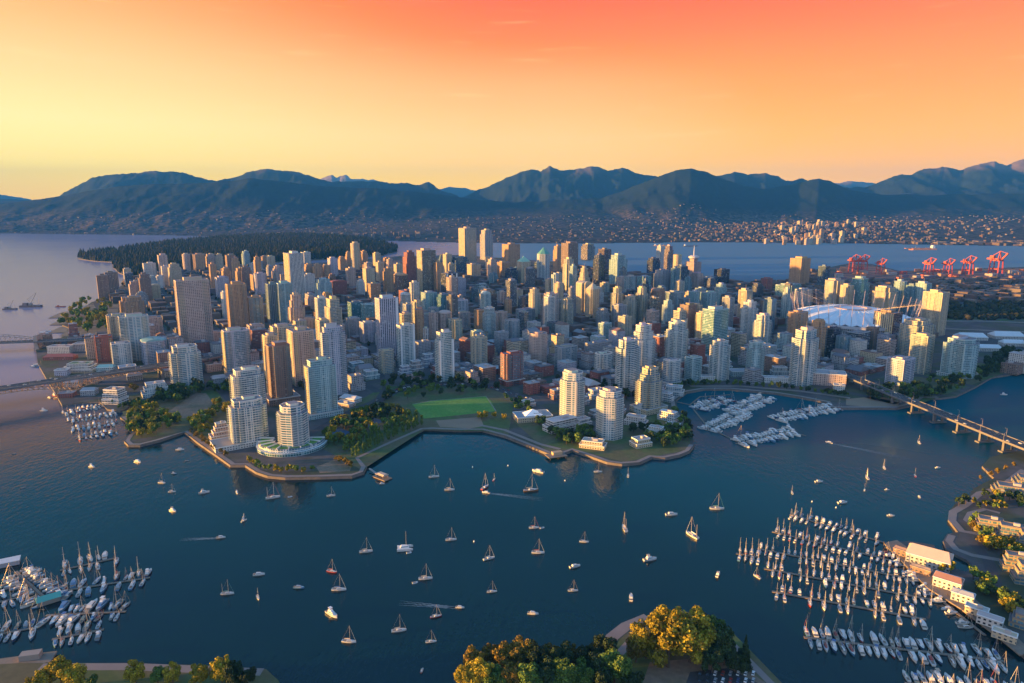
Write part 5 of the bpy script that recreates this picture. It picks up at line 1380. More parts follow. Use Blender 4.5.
def tree(key, p, s, where, label=None, group=None):
    REQ.append((key, p.copy(), s, tr.uniform(0, 6.28), tr.randrange(12), where, label, group))
REQ = []
def build_tree(key, p, s, rz, vi, where, label, group):
    cm, tm = KIND[key][vi % len(KIND[key])]; root = empty('tree', p, rz); k = s * (.92 + .03 * (vi % 6)); root.scale = (s, s, k)
    put('crown', cm, root); put('trunk', tm, root)
    if label: tag(root, label, 'tree', group or 'trees of the shore parks')
    else: later(root, TWORD[key], 'tree', group or 'trees of the shore parks', where)
    return root
def row(key, pts, n, s, where, z=LAND, jit=1.5):
    P = [g(x, y, z) for x, y in pts]
    for i in range(n):
        p, d = along(P, Vector((0, 0, 0)), (i + .5) / n); tree(key if isinstance(key, str) else tr.choice(key), p + Vector((tr.uniform(-jit, jit), tr.uniform(-jit, jit), 0)), s * tr.uniform(.8, 1.15), where)
def patch(keys, poly, n, s, where, z=LAND):
    xs = [p[0] for p in poly]; ys = [p[1] for p in poly]; c = 0; guard = 0; put_ = []
    while c < n and guard < n * 60:
        guard += 1; x, y = tr.uniform(min(xs), max(xs)), tr.uniform(min(ys), max(ys))
        if not inside(x, y, poly): continue
        p = g(x, y, z)
        if any((p.x - q.x) ** 2 + (p.y - q.y) ** 2 < (2.7 * s) ** 2 for q in put_): continue
        if any((p.x - f[0]) ** 2 + (p.y - f[1]) ** 2 < (f[2] * .8) ** 2 for f in FOOT): continue
        put_.append(p); tree(tr.choice(keys), p, s * tr.uniform(.75, 1.25), where); c += 1
# the waterfront of the near peninsula
row('mid_gold', [(190, 432), (206, 444), (228, 458)], 10, .95, 'below the stepped pink wing')
row('mid_gold', [(336, 460), (342, 463), (352, 469)], 6, .9, 'beside the bare patch')
row(['mid_yellow', 'mid_green'], [(248, 462), (262, 470), (285, 473), (316, 472)], 12, .85, 'between crescent and seawall')
row('poplar', [(352, 458), (376, 446), (400, 434), (422, 425)], 24, 1.0, 'in the front poplar row')
row('poplar', [(346, 452), (372, 440), (398, 427), (418, 420)], 22, 1.0, 'in the rear poplar row')
patch(['mid_green', 'mid_dark', 'mid_yellow'], [(318, 440), (345, 452), (372, 436), (410, 420), (404, 408), (372, 410), (340, 420)], 75, 1.26, 'round the tennis courts')
patch(['mid_green', 'mid_dark'], [(380, 384), (384, 402), (410, 402), (440, 396), (500, 390), (470, 379), (420, 378)], 66, 1.20, 'behind the green field')
patch(['mid_yellow', 'mid_green', 'mid_dark'], [(126, 408), (130, 436), (150, 438), (176, 428), (182, 420), (166, 412), (150, 404)], 66, 1.20, 'beside the brown clearing')
patch(['mid_green', 'mid_dark'], [(150, 402), (176, 390), (232, 384), (234, 396), (206, 391), (184, 401), (168, 408)], 63, 1.26, 'behind the brown clearing')
patch(['mid_green', 'mid_yellow'], [(184, 424), (206, 418), (216, 404), (230, 410), (212, 424), (206, 440)], 30, 1.20, 'between the clearing and the pink wing')
row('mid_yellow', [(478, 419), (486, 418), (508, 420)], 5, 1.1, 'at the green field corner')
patch(['mid_green', 'mid_dark', 'mid_green'], [(505, 400), (512, 416), (548, 432), (560, 446), (596, 442), (590, 428), (560, 436), (545, 424), (520, 402)], 45, 1.14, 'about the pyramid roofed hall')
patch(['mid_green', 'mid_dark'], [(626, 430), (648, 442), (668, 450), (688, 446), (690, 428), (676, 410), (664, 424), (650, 430)], 54, 1.14, 'on the promenade tip')
patch(['mid_red', 'mid_dark'], [(588, 378), (588, 396), (626, 400), (634, 392), (616, 380)], 27, 1.20, 'behind the promenade towers')
row(['mid_green', 'mid_dark'], [(666, 392), (690, 386), (720, 385), (770, 388), (820, 394), (850, 398)], 34, 1.0, 'in the marina promenade row')
patch(['mid_dark', 'mid_green'], [(858, 400), (920, 402), (985, 382), (996, 372), (930, 378), (916, 388), (884, 388)], 75, 1.26, 'beside and below the bridge head')
patch(['mid_dark'], [(985, 360), (985, 376), (1030, 368), (1030, 350)], 27, 1.68, 'in the dark clump at the inlet head')
patch(['mid_yellow', 'mid_green'], [(60, 326), (78, 302), (112, 300), (112, 330), (92, 334)], 63, 1.92, 'in the beach park')
row('mid_green', [(106, 398), (120, 409), (132, 405)], 5, .9, 'about the banded hotel')
row('mid_gold', [(132, 390), (138, 392)], 2, 1.5, 'between hotel and stepped mid rise')
# opposite shore
patch(['mid_dark', 'mid_green', 'mid_yellow'], [(952, 505), (985, 497), (1020, 500), (1030, 508), (990, 512)], 21, 0.84, 'about the curled paths', 2.6)
patch(['mid_green', 'mid_yellow', 'mid_gold'], [(966, 526), (975, 518), (996, 536), (1024, 552), (1020, 566), (985, 552)], 30, 0.90, 'below the long terraced flats', 2.6)
row('mid_yellow', [(985, 552), (1004, 548)], 3, 1.25, 'above the cream balconied flats', 2.6, 3)
row('mid_green', [(970, 578), (984, 582), (992, 590)], 4, 1.1, 'behind the wharf shops', 2.6, 2)
row('mid_yellow', [(938, 572), (952, 570)], 3, .85, 'between the broad wharf hall and the inlet', 2.9, 1)
patch(['mid_dark', 'mid_yellow', 'mid_green'], [(972, 590), (990, 600), (1024, 630), (1030, 618), (1000, 590)], 30, 0.96, 'along the wharf road', 2.6)
row('mid_gold', [(980, 482), (996, 474), (1020, 466)], 5, .8, 'by the bridge end flats', 2.6, 2)
# the near point
BG = 'large trees of the near point'
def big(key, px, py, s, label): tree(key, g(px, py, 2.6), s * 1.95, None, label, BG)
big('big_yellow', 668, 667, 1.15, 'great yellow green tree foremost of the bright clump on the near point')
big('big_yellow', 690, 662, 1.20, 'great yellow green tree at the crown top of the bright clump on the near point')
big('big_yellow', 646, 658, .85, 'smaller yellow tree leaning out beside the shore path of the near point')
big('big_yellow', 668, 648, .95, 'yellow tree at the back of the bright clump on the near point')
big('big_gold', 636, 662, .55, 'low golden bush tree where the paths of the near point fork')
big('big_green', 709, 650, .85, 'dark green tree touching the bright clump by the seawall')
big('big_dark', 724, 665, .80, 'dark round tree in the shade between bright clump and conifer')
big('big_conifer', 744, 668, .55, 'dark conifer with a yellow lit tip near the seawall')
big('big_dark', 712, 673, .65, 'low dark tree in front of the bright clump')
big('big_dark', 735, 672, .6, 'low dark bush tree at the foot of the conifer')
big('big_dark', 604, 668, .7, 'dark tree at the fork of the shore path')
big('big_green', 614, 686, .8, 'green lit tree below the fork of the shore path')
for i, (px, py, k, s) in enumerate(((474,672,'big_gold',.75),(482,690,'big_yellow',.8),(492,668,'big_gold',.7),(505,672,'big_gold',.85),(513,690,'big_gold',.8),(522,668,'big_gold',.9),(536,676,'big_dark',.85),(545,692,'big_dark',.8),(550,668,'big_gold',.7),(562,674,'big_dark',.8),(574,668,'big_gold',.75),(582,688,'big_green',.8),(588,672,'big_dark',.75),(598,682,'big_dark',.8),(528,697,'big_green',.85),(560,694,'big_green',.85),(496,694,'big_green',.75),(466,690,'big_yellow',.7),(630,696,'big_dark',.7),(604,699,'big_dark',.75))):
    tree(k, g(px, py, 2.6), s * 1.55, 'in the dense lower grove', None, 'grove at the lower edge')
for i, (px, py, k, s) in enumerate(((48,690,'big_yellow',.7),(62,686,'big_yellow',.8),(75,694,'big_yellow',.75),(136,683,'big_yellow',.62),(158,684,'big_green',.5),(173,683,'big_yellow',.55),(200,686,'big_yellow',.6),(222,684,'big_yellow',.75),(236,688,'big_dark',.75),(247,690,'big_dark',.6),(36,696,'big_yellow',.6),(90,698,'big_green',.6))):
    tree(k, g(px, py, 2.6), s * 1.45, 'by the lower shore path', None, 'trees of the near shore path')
KR = dict(mid_green=4.6, mid_yellow=4.2, mid_gold=3.8, mid_dark=5, mid_red=4.4, poplar=4.6, big_green=7.5, big_yellow=7.5, big_gold=7, big_dark=7.5, big_conifer=8)
REQ.sort(key=lambda q: -KR[q[0]] * q[2] / depth(q[1].y, 5))
for q in REQ[:296]: build_tree(*q)
MASS = {}
for key, p, s, rz, vi, *_ in REQ[296:]:
    cm = KIND[key][vi % len(KIND[key])][0]; n_ = len(cm.vertices); co = np.empty(n_ * 3, dtype=np.float32); cm.vertices.foreach_get('co', co); co = co.reshape(-1, 3) * s
    c_, s_ = math.cos(rz), math.sin(rz); MASS.setdefault(cm.materials[0].name, []).append(np.stack([co[:, 0] * c_ - co[:, 1] * s_ + p.x, co[:, 0] * s_ + co[:, 1] * c_ + p.y, co[:, 2] + p.z], -1))
mats_ = list(MASS); V_ = np.concatenate([np.concatenate(MASS[k]) for k in mats_]); mi = np.concatenate([np.full(sum(len(a) for a in MASS[k]) // 4, i) for i, k in enumerate(mats_)])
me = bpy.data.meshes.new('shore_trees'); me.from_pydata(V_.tolist(), [], np.arange(len(V_)).reshape(-1, 4).tolist())
for k in mats_: me.materials.append(bpy.data.materials[k])
me.polygons.foreach_set('material_index', mi.astype(np.int32)); me.update(); tag(put('shore_trees', me), 'smaller leafy trees massed along the shore parks', 'trees', kind='stuff')
# street trees farther back, and the big wooded headland, as masses
sv, sf = [], []
def lump(x, y, z, r, h, rg):
    bs = len(sv); n = 6
    for zz_, kk in ((z + .1, .55), (z + h * .45, 1.0), (z + h * .8, .7)):
        for i in range(n):
            a = 2 * math.pi * i / n + rg.random(); q = r * kk * rg.uniform(.75, 1.2); sv.append((x + q * math.cos(a), y + q * math.sin(a), zz_ + rg.uniform(-.6, .6)))
    sv.append((x + rg.uniform(-1, 1), y, z + h))
    for l in (0, 1):
        for i in range(n): sf.append((bs + l * n + i, bs + l * n + (i + 1) % n, bs + (l + 1) * n + (i + 1) % n, bs + (l + 1) * n + i))
    for i in range(n): sf.append((bs + 2 * n + i, bs + 2 * n + (i + 1) % n, bs + 3 * n))
rg = random.Random(8)
cnt = 0
while cnt < 3600:
    i, j = rg.randint(-14, 39), rg.randint(-14, 25)
    if rg.random() < .5: u, v = i * BU + rg.choice((-1, 1)) * (RW / 2 + 2.5), j * BV + rg.uniform(0, BV)
    else: u, v = i * BU + rg.uniform(0, BU), j * BV + rg.choice((-1, 1)) * (RW / 2 + 2.5)
    x, y = uv2xy(u, v); cnt += 1
    if not (900 < y < 2700 and abs(x) < 2200) or not inside(x, y, CITY): continue
    px, py = pix(x, y, LAND)
    if any(inside(px, py, z) for z in KEEP_OUT[:5] + KEEP_OUT[6:8]): continue
    if any((x - f[0]) ** 2 + (y - f[1]) ** 2 < (f[2] * .8) ** 2 for f in FOOT): continue
    lump(x, y, LAND, rg.uniform(3, 5.5), rg.uniform(6, 12), rg)
for _ in range(420):
    px, py = rg.uniform(946, 1100), rg.uniform(304, 320); p = g(px, py, LAND); lump(p.x, p.y, LAND, rg.uniform(5, 9), rg.uniform(8, 15), rg)
for _ in range(260):
    px, py = rg.uniform(880, 1060), rg.uniform(280, 300); p = g(px, py, LAND); lump(p.x, p.y, LAND, rg.uniform(5, 9), rg.uniform(6, 11), rg)
me = bpy.data.meshes.new('street_trees'); me.from_pydata(sv, [], sf); me.materials.append(M['conifer']); tag(put('street_trees', me), 'street trees merging into dark masses between the buildings', 'trees', kind='stuff')
sv, sf = [], []
xs = [p[0] for p in PARK]; ys = [p[1] for p in PARK]; c = 0
while c < 9000:
    x, y = rg.uniform(min(xs), max(xs)), rg.uniform(min(ys), max(ys))
    if not inside(x, y, PARK): continue
    px, py = pix(x, y, LAND); c += 1
    e = 22 * max(0, min(1, (px - 110) / 150)) * max(0, min(1, (400 - px) / 80)); e *= max(0, min(1, (y - 3300) / 500))
    h = rg.uniform(20, 36); r = h * rg.uniform(.16, .26); bs = len(sv); n = 5
    for i in range(n): a = 2 * math.pi * i / n + c; sv.append((x + r * math.cos(a), y + r * math.sin(a), LAND + e + 1 - e))
    for i in range(n): a = 2 * math.pi * i / n + c; sv.append((x + r * .75 * math.cos(a), y + r * .75 * math.sin(a), LAND + e + h * .45))
    sv.append((x, y, LAND + e + h))
    for i in range(n): sf.append((bs + i, bs + (i + 1) % n, bs + n + (i + 1) % n, bs + n + i)); sf.append((bs + n + i, bs + n + (i + 1) % n, bs + 2 * n))
me = bpy.data.meshes.new('headland_forest'); me.from_pydata(sv, [], sf); me.materials.append(M['conifer']); tag(put('headland_forest', me), 'dense dark forest covering the headland behind the city', 'forest', kind='stuff')
# ------------------------------------------------------------------ boats
def loft_hull(L_, W_, fb, draft=.4, stern=.72, mat=None):
    """hull lofted through stations from transom to stem; bow along +x"""
    st = [(-.5, stern), (-.3, .92), (-.05, 1.0), (.2, .86), (.36, .55), (.46, .22), (.5, .02)]
    b = MB(); rings = []
    for f, w in st:
        x = f * L_; hw = W_ / 2 * w; zt = fb * (1 + .28 * max(0, f) * 2)
        rings.append([(x - (.03 * L_ if f > .4 else 0), -hw * .05, -draft), (x, -hw * .75, 0), (x, -hw, zt), (x, hw, zt), (x, hw * .75, 0), (x - (.03 * L_ if f > .4 else 0), hw * .05, -draft)])
    for i in range(len(rings) - 1):
        A_, B_ = rings[i], rings[i + 1]
        for j in (0, 1, 3, 4): b.face([A_[j + 1], A_[j], B_[j], B_[j + 1]] if j < 3 else [A_[j + 1], A_[j], B_[j], B_[j + 1]], None, 0)
    b.face([rings[0][k] for k in (0, 1, 2, 3, 4, 5)], None, 0)
    hull = b.mesh('hull', [M['gloss']])
    b = MB()
    for i in range(len(rings) - 1):
        A_, B_ = rings[i], rings[i + 1]; k = .93; dz = -.06
        b.face([(A_[2][0], A_[2][1] * k, A_[2][2] + dz), (B_[2][0], B_[2][1] * k, B_[2][2] + dz), (B_[3][0], B_[3][1] * k, B_[3][2] + dz), (A_[3][0], A_[3][1] * k, A_[3][2] + dz)], None, 0)
    return hull, b.mesh('deck', [M['paint']])
def tapered(b, x0, x1, w0, w1, z0, z1, ix=.25, m=0, mt=0):
    lo = [(x0, -w0 / 2), (x1, -w1 / 2), (x1, w1 / 2), (x0, w0 / 2)]; hi = [(x0 + ix * .4, -w0 * .42), (x1 - ix, -w1 * .38), (x1 - ix, w1 * .38), (x0 + ix * .4, w0 * .42)]
    for i in range(4): b.face([(*lo[i], z0), (*lo[(i + 1) % 4], z0), (*hi[(i + 1) % 4], z1), (*hi[i], z1)], None, m)
    b.face([(*p, z1) for p in hi], None, mt)
def bmesh_of(fn, mats, name):
    b = MB(); fn(b); return b.mesh(name, mats)
SH, SD = loft_hull(11.0, 3.4, 1.15)
S_CAB = bmesh_of(lambda b: tapered(b, -1.6, 2.8, 2.2, 1.3, 1.1, 1.75, .7), [M['paint']], 'cabin')
S_WIN = bmesh_of(lambda b: [b.box((.4, s * 1.0, 1.45), (2.6, .08, .28), R(-6 * s)) for s in (-1, 1)][:0] or tapered(b, -1.2, 2.2, 2.24, 1.48, 1.34, 1.58, .3), [M['glass_dark']], 'window')
S_PIT = bmesh_of(lambda b: b.box((-3.3, 0, 1.14), (2.6, 1.6, .12)), [M['dock_wood']], 'cockpit')
S_MAST = bmesh_of(lambda b: (b.tube((.9, 0, 1.2), (.9, 0, 13.6), .14, .09, 6), b.beam((.9, -1.1, 8.2), (.9, 1.1, 8.2), .10, .08)), [M['mast_metal']], 'mast')
S_BOOM = bmesh_of(lambda b: b.tube((.8, 0, 2.6), (-3.6, 0, 2.5), .11, .09, 6), [M['mast_metal']], 'boom')
S_COV = bmesh_of(lambda b: b.tube((.7, 0, 2.95), (-3.4, 0, 2.75), .34, .18, 7), [M['paint']], 'sail_cover')
S_JIB = bmesh_of(lambda b: b.tube((5.2, 0, 1.6), (1.0, 0, 12.8), .09, .05, 5), [M['paint']], 'furled_jib')
S_STAY = bmesh_of(lambda b: b.tube((-5.3, 0, 1.3), (.9, 0, 13.4), .03, .045, 4), [M['mast_metal']], 'backstay')
S_SAIL = bmesh_of(lambda b: (b.face([(.7, 0, 2.8), (-3.5, .5, 2.8), (.75, 0, 13.0)]), b.face([(.72, .06, 2.8), (.77, .06, 13.0), (-3.5, .56, 2.8)]), b.face([(.7, 0, 2.8), (.72, .06, 2.8), (-3.5, .56, 2.8), (-3.5, .5, 2.8)])), [M['white']], 'mainsail')
S_MIZ = bmesh_of(lambda b: b.tube((-4.0, 0, 1.2), (-4.0, 0, 10.0), .15, .09, 6), [M['mast_metal']], 'mizzen_mast')
PH, PD = loft_hull(11.5, 3.9, 1.45, stern=.88)
P_CAB = bmesh_of(lambda b: (tapered(b, -3.2, 3.0, 3.1, 2.3, 1.4, 2.9, 1.5)), [M['paint']], 'cabin')
P_WIN = bmesh_of(lambda b: tapered(b, -2.8, 2.35, 3.0, 2.25, 2.05, 2.6, .65), [M['glass_dark']], 'window')
P_FLY = bmesh_of(lambda b: (tapered(b, -2.6, .6, 2.5, 1.9, 2.9, 3.7, .6)), [M['paint']], 'flybridge')
P_HARD = bmesh_of(lambda b: (b.box((-1.6, 0, 4.9), (2.4, 2.1, .14)), [b.tube((x_, y_, 3.5), (x_, y_, 4.85), .06, .06, 4) for x_ in (-2.5, -.7) for y_ in (-.9, .9)]), [M['paint']], 'hard_top')
P_COCK = bmesh_of(lambda b: b.box((-4.5, 0, 1.45), (2.0, 2.9, .12)), [M['dock_wood']], 'cockpit')
C_HULL = bmesh_of(lambda b: [b.prism([(-5.5, y - .8), (3.4, y - .8), (5.6, y), (3.4, y + .8), (-5.5, y + .8)], -.3, 1.5, 0) for y in (-2.5,)], [M['gloss']], 'hull')
C_HULL2 = bmesh_of(lambda b: [b.prism([(-5.5, y - .8), (3.4, y - .8), (5.6, y), (3.4, y + .8), (-5.5, y + .8)], -.3, 1.5, 0) for y in (2.5,)], [M['gloss']], 'hull')
C_DECK = bmesh_of(lambda b: b.box((-1.2, 0, 1.4), (7.6, 4.2, .35)), [M['paint']], 'deck')
D_HULL = bmesh_of(lambda b: b.prism([(-1.7, -.8), (1.0, -.8), (1.9, 0), (1.0, .8), (-1.7, .8)], -.15, .55, 0), [M['paint']], 'hull')
D_IN = bmesh_of(lambda b: (b.box((-.3, 0, .58), (1.8, 1.0, .06)), b.box((-1.6, 0, .8), (.3, .4, .7))), [M['dock_wood']], 'seat')
HC = [((.60, .59, .57), 'white'), ((.72, .70, .64), 'cream hulled'), ((.05, .08, .16), 'navy hulled'), ((.10, .22, .36), 'blue hulled'), ((.34, .06, .05), 'red hulled'), ((.26, .13, .06), 'varnished wood'), ((.27, .30, .34), 'grey hulled')]
CVC = [((.06, .13, .30), 'blue'), ((.50, .40, .28), 'tan'), ((.66, .64, .60), 'white'), ((.08, .22, .20), 'green'), ((.32, .07, .06), 'red')]
def sailboat(p, rz, s, desc=None, where=None, hull=None, cover=None, sails=False, mizzen=False, group='', label=None, seed=0):
    r = random.Random(seed); hc, hn = HC[hull if hull is not None else r.choice((0, 0, 0, 0, 0, 1, 1, 2, 3, 4))]; cc, cn_ = CVC[cover if cover is not None else r.choice((0, 0, 1, 1, 2, 2, 3, 4))]
    root = empty('sailboat', p, rz); root.scale = (s, s, s); dk = r.choice(((.56, .53, .48), (.50, .48, .45), (.34, .24, .16), (.44, .46, .48))) if label is None else (.58, .55, .50)
    put('hull', SH, root, color=hc); put('deck', SD, root, color=dk); cb = put('cabin', S_CAB, root, color=(.62, .61, .59) if r.random() < .7 or label else cc); put('window', S_WIN, cb); put('cockpit', S_PIT, root)
    put('mast', S_MAST, root); bm = put('boom', S_BOOM, root); put('backstay', S_STAY, root)
    if sails: put('mainsail', S_SAIL, root)
    else: put('sail_cover', S_COV, bm, color=cc)
    put('furled_jib', S_JIB, root, color=(.68, .64, .56) if r.random() < .6 else cc)
    if mizzen: put('mizzen_mast', S_MIZ, root)
    if label: tag(root, label, 'sailboat', group)
    else: later(root, f'{hn} sailboat, {cn_} cover,' if not sails else f'{hn} sailboat under white sail', 'sailboat', group, where)
    return root
def motorboat(p, rz, s, where=None, hull=None, fly=None, group='', label=None, seed=0):
    r = random.Random(seed); hc, hn = HC[hull if hull is not None else r.choice((0, 0, 0, 0, 0, 0, 1, 2, 3))]; fly = (r.random() < .5) if fly is None else fly
    root = empty('motorboat', p, rz); root.scale = (s, s, s)
    put('hull', PH, root, color=hc); put('deck', PD, root, color=(.56, .54, .50)); cb = put('cabin', P_CAB, root, color=(.62, .61, .59) if hull != 6 and hull != 3 else r.choice(((.62, .61, .59), (.12, .24, .40), (.30, .34, .38)))); put('window', P_WIN, cb); put('cockpit', P_COCK, root)
    top = r.choice(((.74, .73, .71), (.74, .73, .71), (.08, .16, .34), (.45, .36, .26)))
    if fly: put('flybridge', P_FLY, root, color=(.74, .73, .71)); put('hard_top', P_HARD, root, color=top)
    if label: tag(root, label, 'motorboat', group)
    else: later(root, f'{hn} {"two decked" if fly else "low"} motorboat', 'motorboat', group, where)
    return root
def dinghy(p, rz, label, col=(.6, .6, .6), s=1.0):
    root = empty('dinghy', p, rz); root.scale = (s, s, s); put('hull', D_HULL, root, color=col); put('seat', D_IN, root); tag(root, label, 'dinghy', 'small tenders on the inlet') if len(label) > 12 else later(root, label, 'dinghy', 'small tenders on the inlet')
    return root
MO = 'boats moored in the open inlet'
def bl(lpx, p, base): return max(.35, lpx * depth(p.y, 0) / FPX / base)
# (px, py, length in px, heading in degrees, kind, label)
MOOR = [
 (434,477,11,10,'s','white sailboat straight out from the beach by the green field'),(449.5,490,11,0,'s','white sailboat between the beach sailboat and the red hulled sailboat'),(485,488,13,60,'sr','red hulled sailboat with dark rigging below the green field'),(494,480,6,70,'sr','tiny red sailboat just beyond the larger red hulled one'),
 (531,491,16,10,'sw','big wooden masted sailboat below the promenade deck'),(538,472,13,150,'m','white motorboat with a tall aerial just off the promenade deck'),(451,540,12,5,'s','white sailboat alone in mid inlet, bow pointed at the tan masted sloop'),(405,549,17,8,'c','large white catamaran with a tall mast in mid inlet'),
 (366,552,14,10,'s','white sailboat beside the large catamaran'),(332,572,12,-20,'sr','red covered sailboat just above the tilted white sailboat'),(339,590,16,0,'s','white sailboat below the red covered sailboat'),(534,528,11,0,'s','small white sailboat with a tender at its stern'),
 (538,553,14,-5,'s','white sailboat below the one towing a tender'),(489,559,12,25,'s','white sailboat with bow swung out, level with the catamaran'),(584,542,10,-10,'s','slim white sailboat beside the big steel ketch'),(624.5,529,15,95,'sm','large white ketch seen from the stern in mid inlet'),
 (692,536,17,120,'sm','large two masted sailboat between the ketch and the big marina'),(717,509,15,-5,'s','white sailboat with a tall bare mast nearest the motor yacht marina'),(425.5,579,15,5,'s','cream sailboat with tenders beside it in mid inlet'),(492,592,11,5,'s','small white sailboat under the one with swung out bow'),
 (573,591,11,0,'s','small sailboat just below the white cabin cruiser'),(349,642,16,-8,'s','white sailboat lowest of all on the near water'),(399,631,16,10,'s','white sailboat with red tender near the lower edge'),(436,617,12,15,'sr','red masted sailboat above the lowest pair'),
 (431,642,12,5,'s','white sailboat of the lowest pair, just under the red masted one'),(227.5,594,14,5,'sm','two masted sailboat farthest toward the crowded near marina'),(258,598,10,-60,'s','small sailboat swung end on beside the two masted one'),(273,498,14,20,'sm','bulky two masted boat straight off the crescent terrace'),
 (331,496,9,10,'s','small sailboat between the crescent point and the ferry landing'),(162,483,9,-15,'s','small sailboat with a bare mast out from the stepped pink wing'),(172,492,8,0,'s','smallest sailboat in the group out from the pink wing'),(598,472,9,0,'s','small sailboat close under the cream promenade villa'),
 (628,476,8,80,'s','small sailboat swung end on below the promenade tip'),(792,493,7,80,'s','tiny sailboat outside the first pier of the big marina'),(919,443,7,80,'s','tiny sailboat moored nearest the road bridge piers'),(884,468,8,75,'s','white sailboat in mid channel before the road bridge'),
 (867,478,9,80,'ss','sailboat under a sunlit sail in the channel before the road bridge'),(864.5,490,6,60,'s','tiny sailboat just below the one under sunlit sail'),(915,476,7,70,'sr','dark red sailboat between the bridge and the opposite shore'),(244,521,7,60,'ss','small sailboat under full white sail off the crescent'),
 (757,577,9,120,'s','tan sailboat alone at the outer end of the big marina piers'),
 (332,615,15,-40,'m','white motor yacht with a flybridge on the near water'),(299,588,12,-5,'mb','blue topped motorboat beside the tilted sailboats'),(259,575,12,10,'m','dark windowed motorboat above the small end on sailboat'),(173,511,9,-30,'m','white motorboat off the point, alone past the pink wing'),
 (671.5,515,13,5,'m','white motorboat lying beyond the two masted sailboat'),(650,560,15,15,'m','white cabin boat crowded with gear in mid inlet'),(631,598,12,80,'m','white motorboat with twin tenders near the near point'),(718,575,10,60,'m','white motorboat swung end on outside the big marina'),
 (575,567,12,20,'m','white cabin cruiser above the small sailboat in mid inlet'),(533,614,12,-10,'m','open white motorboat off the grove of the near point'),(138,462,9,-30,'m','white motorboat nearest the west park shore'),(237,493,6,-60,'m','tiny white motorboat off the crescent terrace'),
 (204,493,10,25,'m','white motorboat off the long terrace plinth'),(92,467,8,-20,'m','small grey motorboat in open water beyond the west park'),(174,474,6,0,'mb','small blue motorboat off the pink wing'),(842.5,503,11,10,'m','white cruiser just outside the big marina tip'),
 (819,482,9,5,'m','white cruiser between the motor yacht marina and big marina'),(891,516,8,-5,'m','tan launch off the tip of the wharf'),(938,468,6,5,'m','small white launch nearest the opposite shore flats'),(1004,395,7,-5,'m','white launch beyond the road bridge in the inlet head'),
 (44,411,8,0,'m','white motorboat leaving the truss bridge'),(887,490,5,0,'m','tiny white launch in the channel near the wharf tip'),(919,497,5,80,'m','tiny white launch off the curled paths'),(939,422,7,0,'m','small boat passing under the road bridge'),
 (180,450,9,0,'m','grey motorboat moored in the bend of the west park seawall'),(422,671,7,80,'mr','red motorboat near the lower edge of the water'),(382,484,6,10,'m','white water taxi beside the ferry landing')]
for i, (px, py, lp, hd, k, lab) in enumerate(MOOR):
    p = g(px, py); hd = hd
    if k[0] == 's':
        sailboat(p, R(hd), bl(lp / max(.8, abs(math.cos(R(hd)))) * (.92 if abs(hd) < 45 else .78), p, 11.0), hull=4 if k == 'sr' else (5 if k == 'sw' else 0), sails=k == 'ss', mizzen=k == 'sm', group=MO, label=lab, seed=i)
    elif k[0] == 'm':
        motorboat(p, R(hd), bl(lp / max(.8, abs(math.cos(R(hd)))) * (.92 if abs(hd) < 45 else .85), p, 11.5), hull={'m': 0, 'mb': 3, 'mr': 4}[k], group=MO, label=lab, seed=i * 3)
    else:
        s = bl(lp, p, 12.0); root = empty('catamaran', p, R(hd)); root.scale = (s, s, s); put('hull', C_HULL, root, color=HC[0][0]); put('hull', C_HULL2, root, color=HC[0][0]); put('deck', C_DECK, root, color=(.7, .69, .66)); cb = put('cabin', P_CAB, root, color=(.74, .73, .71)); put('window', P_WIN, cb); put('mast', S_MAST, root); put('boom', S_BOOM, root); tag(root, lab, 'catamaran', MO)
for px, py, lab in ((415,583,'grey tender floating by the cream sailboat'),(542,528,'small tender at the stern of a white sailboat'),(14,454,'dark rowing boat alone far out in the west'),(23,488,'dark small boat alone below the western rowing boat'),(187,461,'dark flat tender off the west park'),(409,553,'tender tied to the large catamaran'),(290,497,'tender beside the bulky two masted boat')):
    dinghy(g(px, py), R(20), lab, (.25, .24, .25) if 'dark' in lab else (.6, .6, .6), 1.3)
# speeding boats with their wakes
def speed(px, py, lp, hd, lab, wl):
    p = g(px, py); motorboat(p + Vector((0, 0, .2)), R(hd), bl(lp, p, 11.5), 0, 0, False, MO, lab)
    d = Vector((math.cos(R(hd)), math.sin(R(hd)), 0)); n_ = Vector((-d.y, d.x, 0)); b = MB(); r = random.Random(int(px))
    up_ = Vector((0, 0, .06)); N_ = 40
    for s in (-1, 0, 1):
        prev = None
        for k in range(N_ + 1):
            f = k / N_; c = p - d * (2 + f * wl) + n_ * (s * (.7 + f * wl * .045) + r.uniform(-.25, .25) * (1 + f)); w = (.75 if s else .9) * (1 - f) ** .8 * r.uniform(.6, 1.3) + .02
            cur = (c - n_ * w + up_, c + n_ * w + up_)
            if prev: b.face([prev[0], prev[1], cur[1], cur[0]])
            prev = cur
    tag(b.build('wake', M['foam']), kind='structure')
speed(221, 538, 9, 5, 'white speedboat trailing a bright wake off the crescent', 34)
speed(460, 608, 9, -8, 'white speedboat trailing a faint wake on the near water', 46)
speed(829, 443, 7, 142, 'small launch trailing a long wake toward the motor yacht marina', 90)
speed(486, 493, 8, 165, 'red and white launch passing the red hulled sailboat', 60)
for i, (px, py) in enumerate(((472.5, 467.5), (508, 466), (565, 481), (812, 502), (836, 508), (474, 542))):
    b = MB()
    for k in range(4):
        r0, r1, z0, z1 = ((.1, .7, -.1, .1), (.7, .75, .1, .7), (.75, .3, .7, 1.1), (.3, .1, 1.1, 1.8))[k]; b.tube((0, 0, z0), (0, 0, z1), r0, r1, 8, cap=k == 3)
    o = b.build('mooring_buoy', M['paint'], None, color=(.7, .68, .64)); o.location = g(px, py); later(o, 'white mooring buoy', 'buoy', 'mooring buoys', 'on the open inlet')
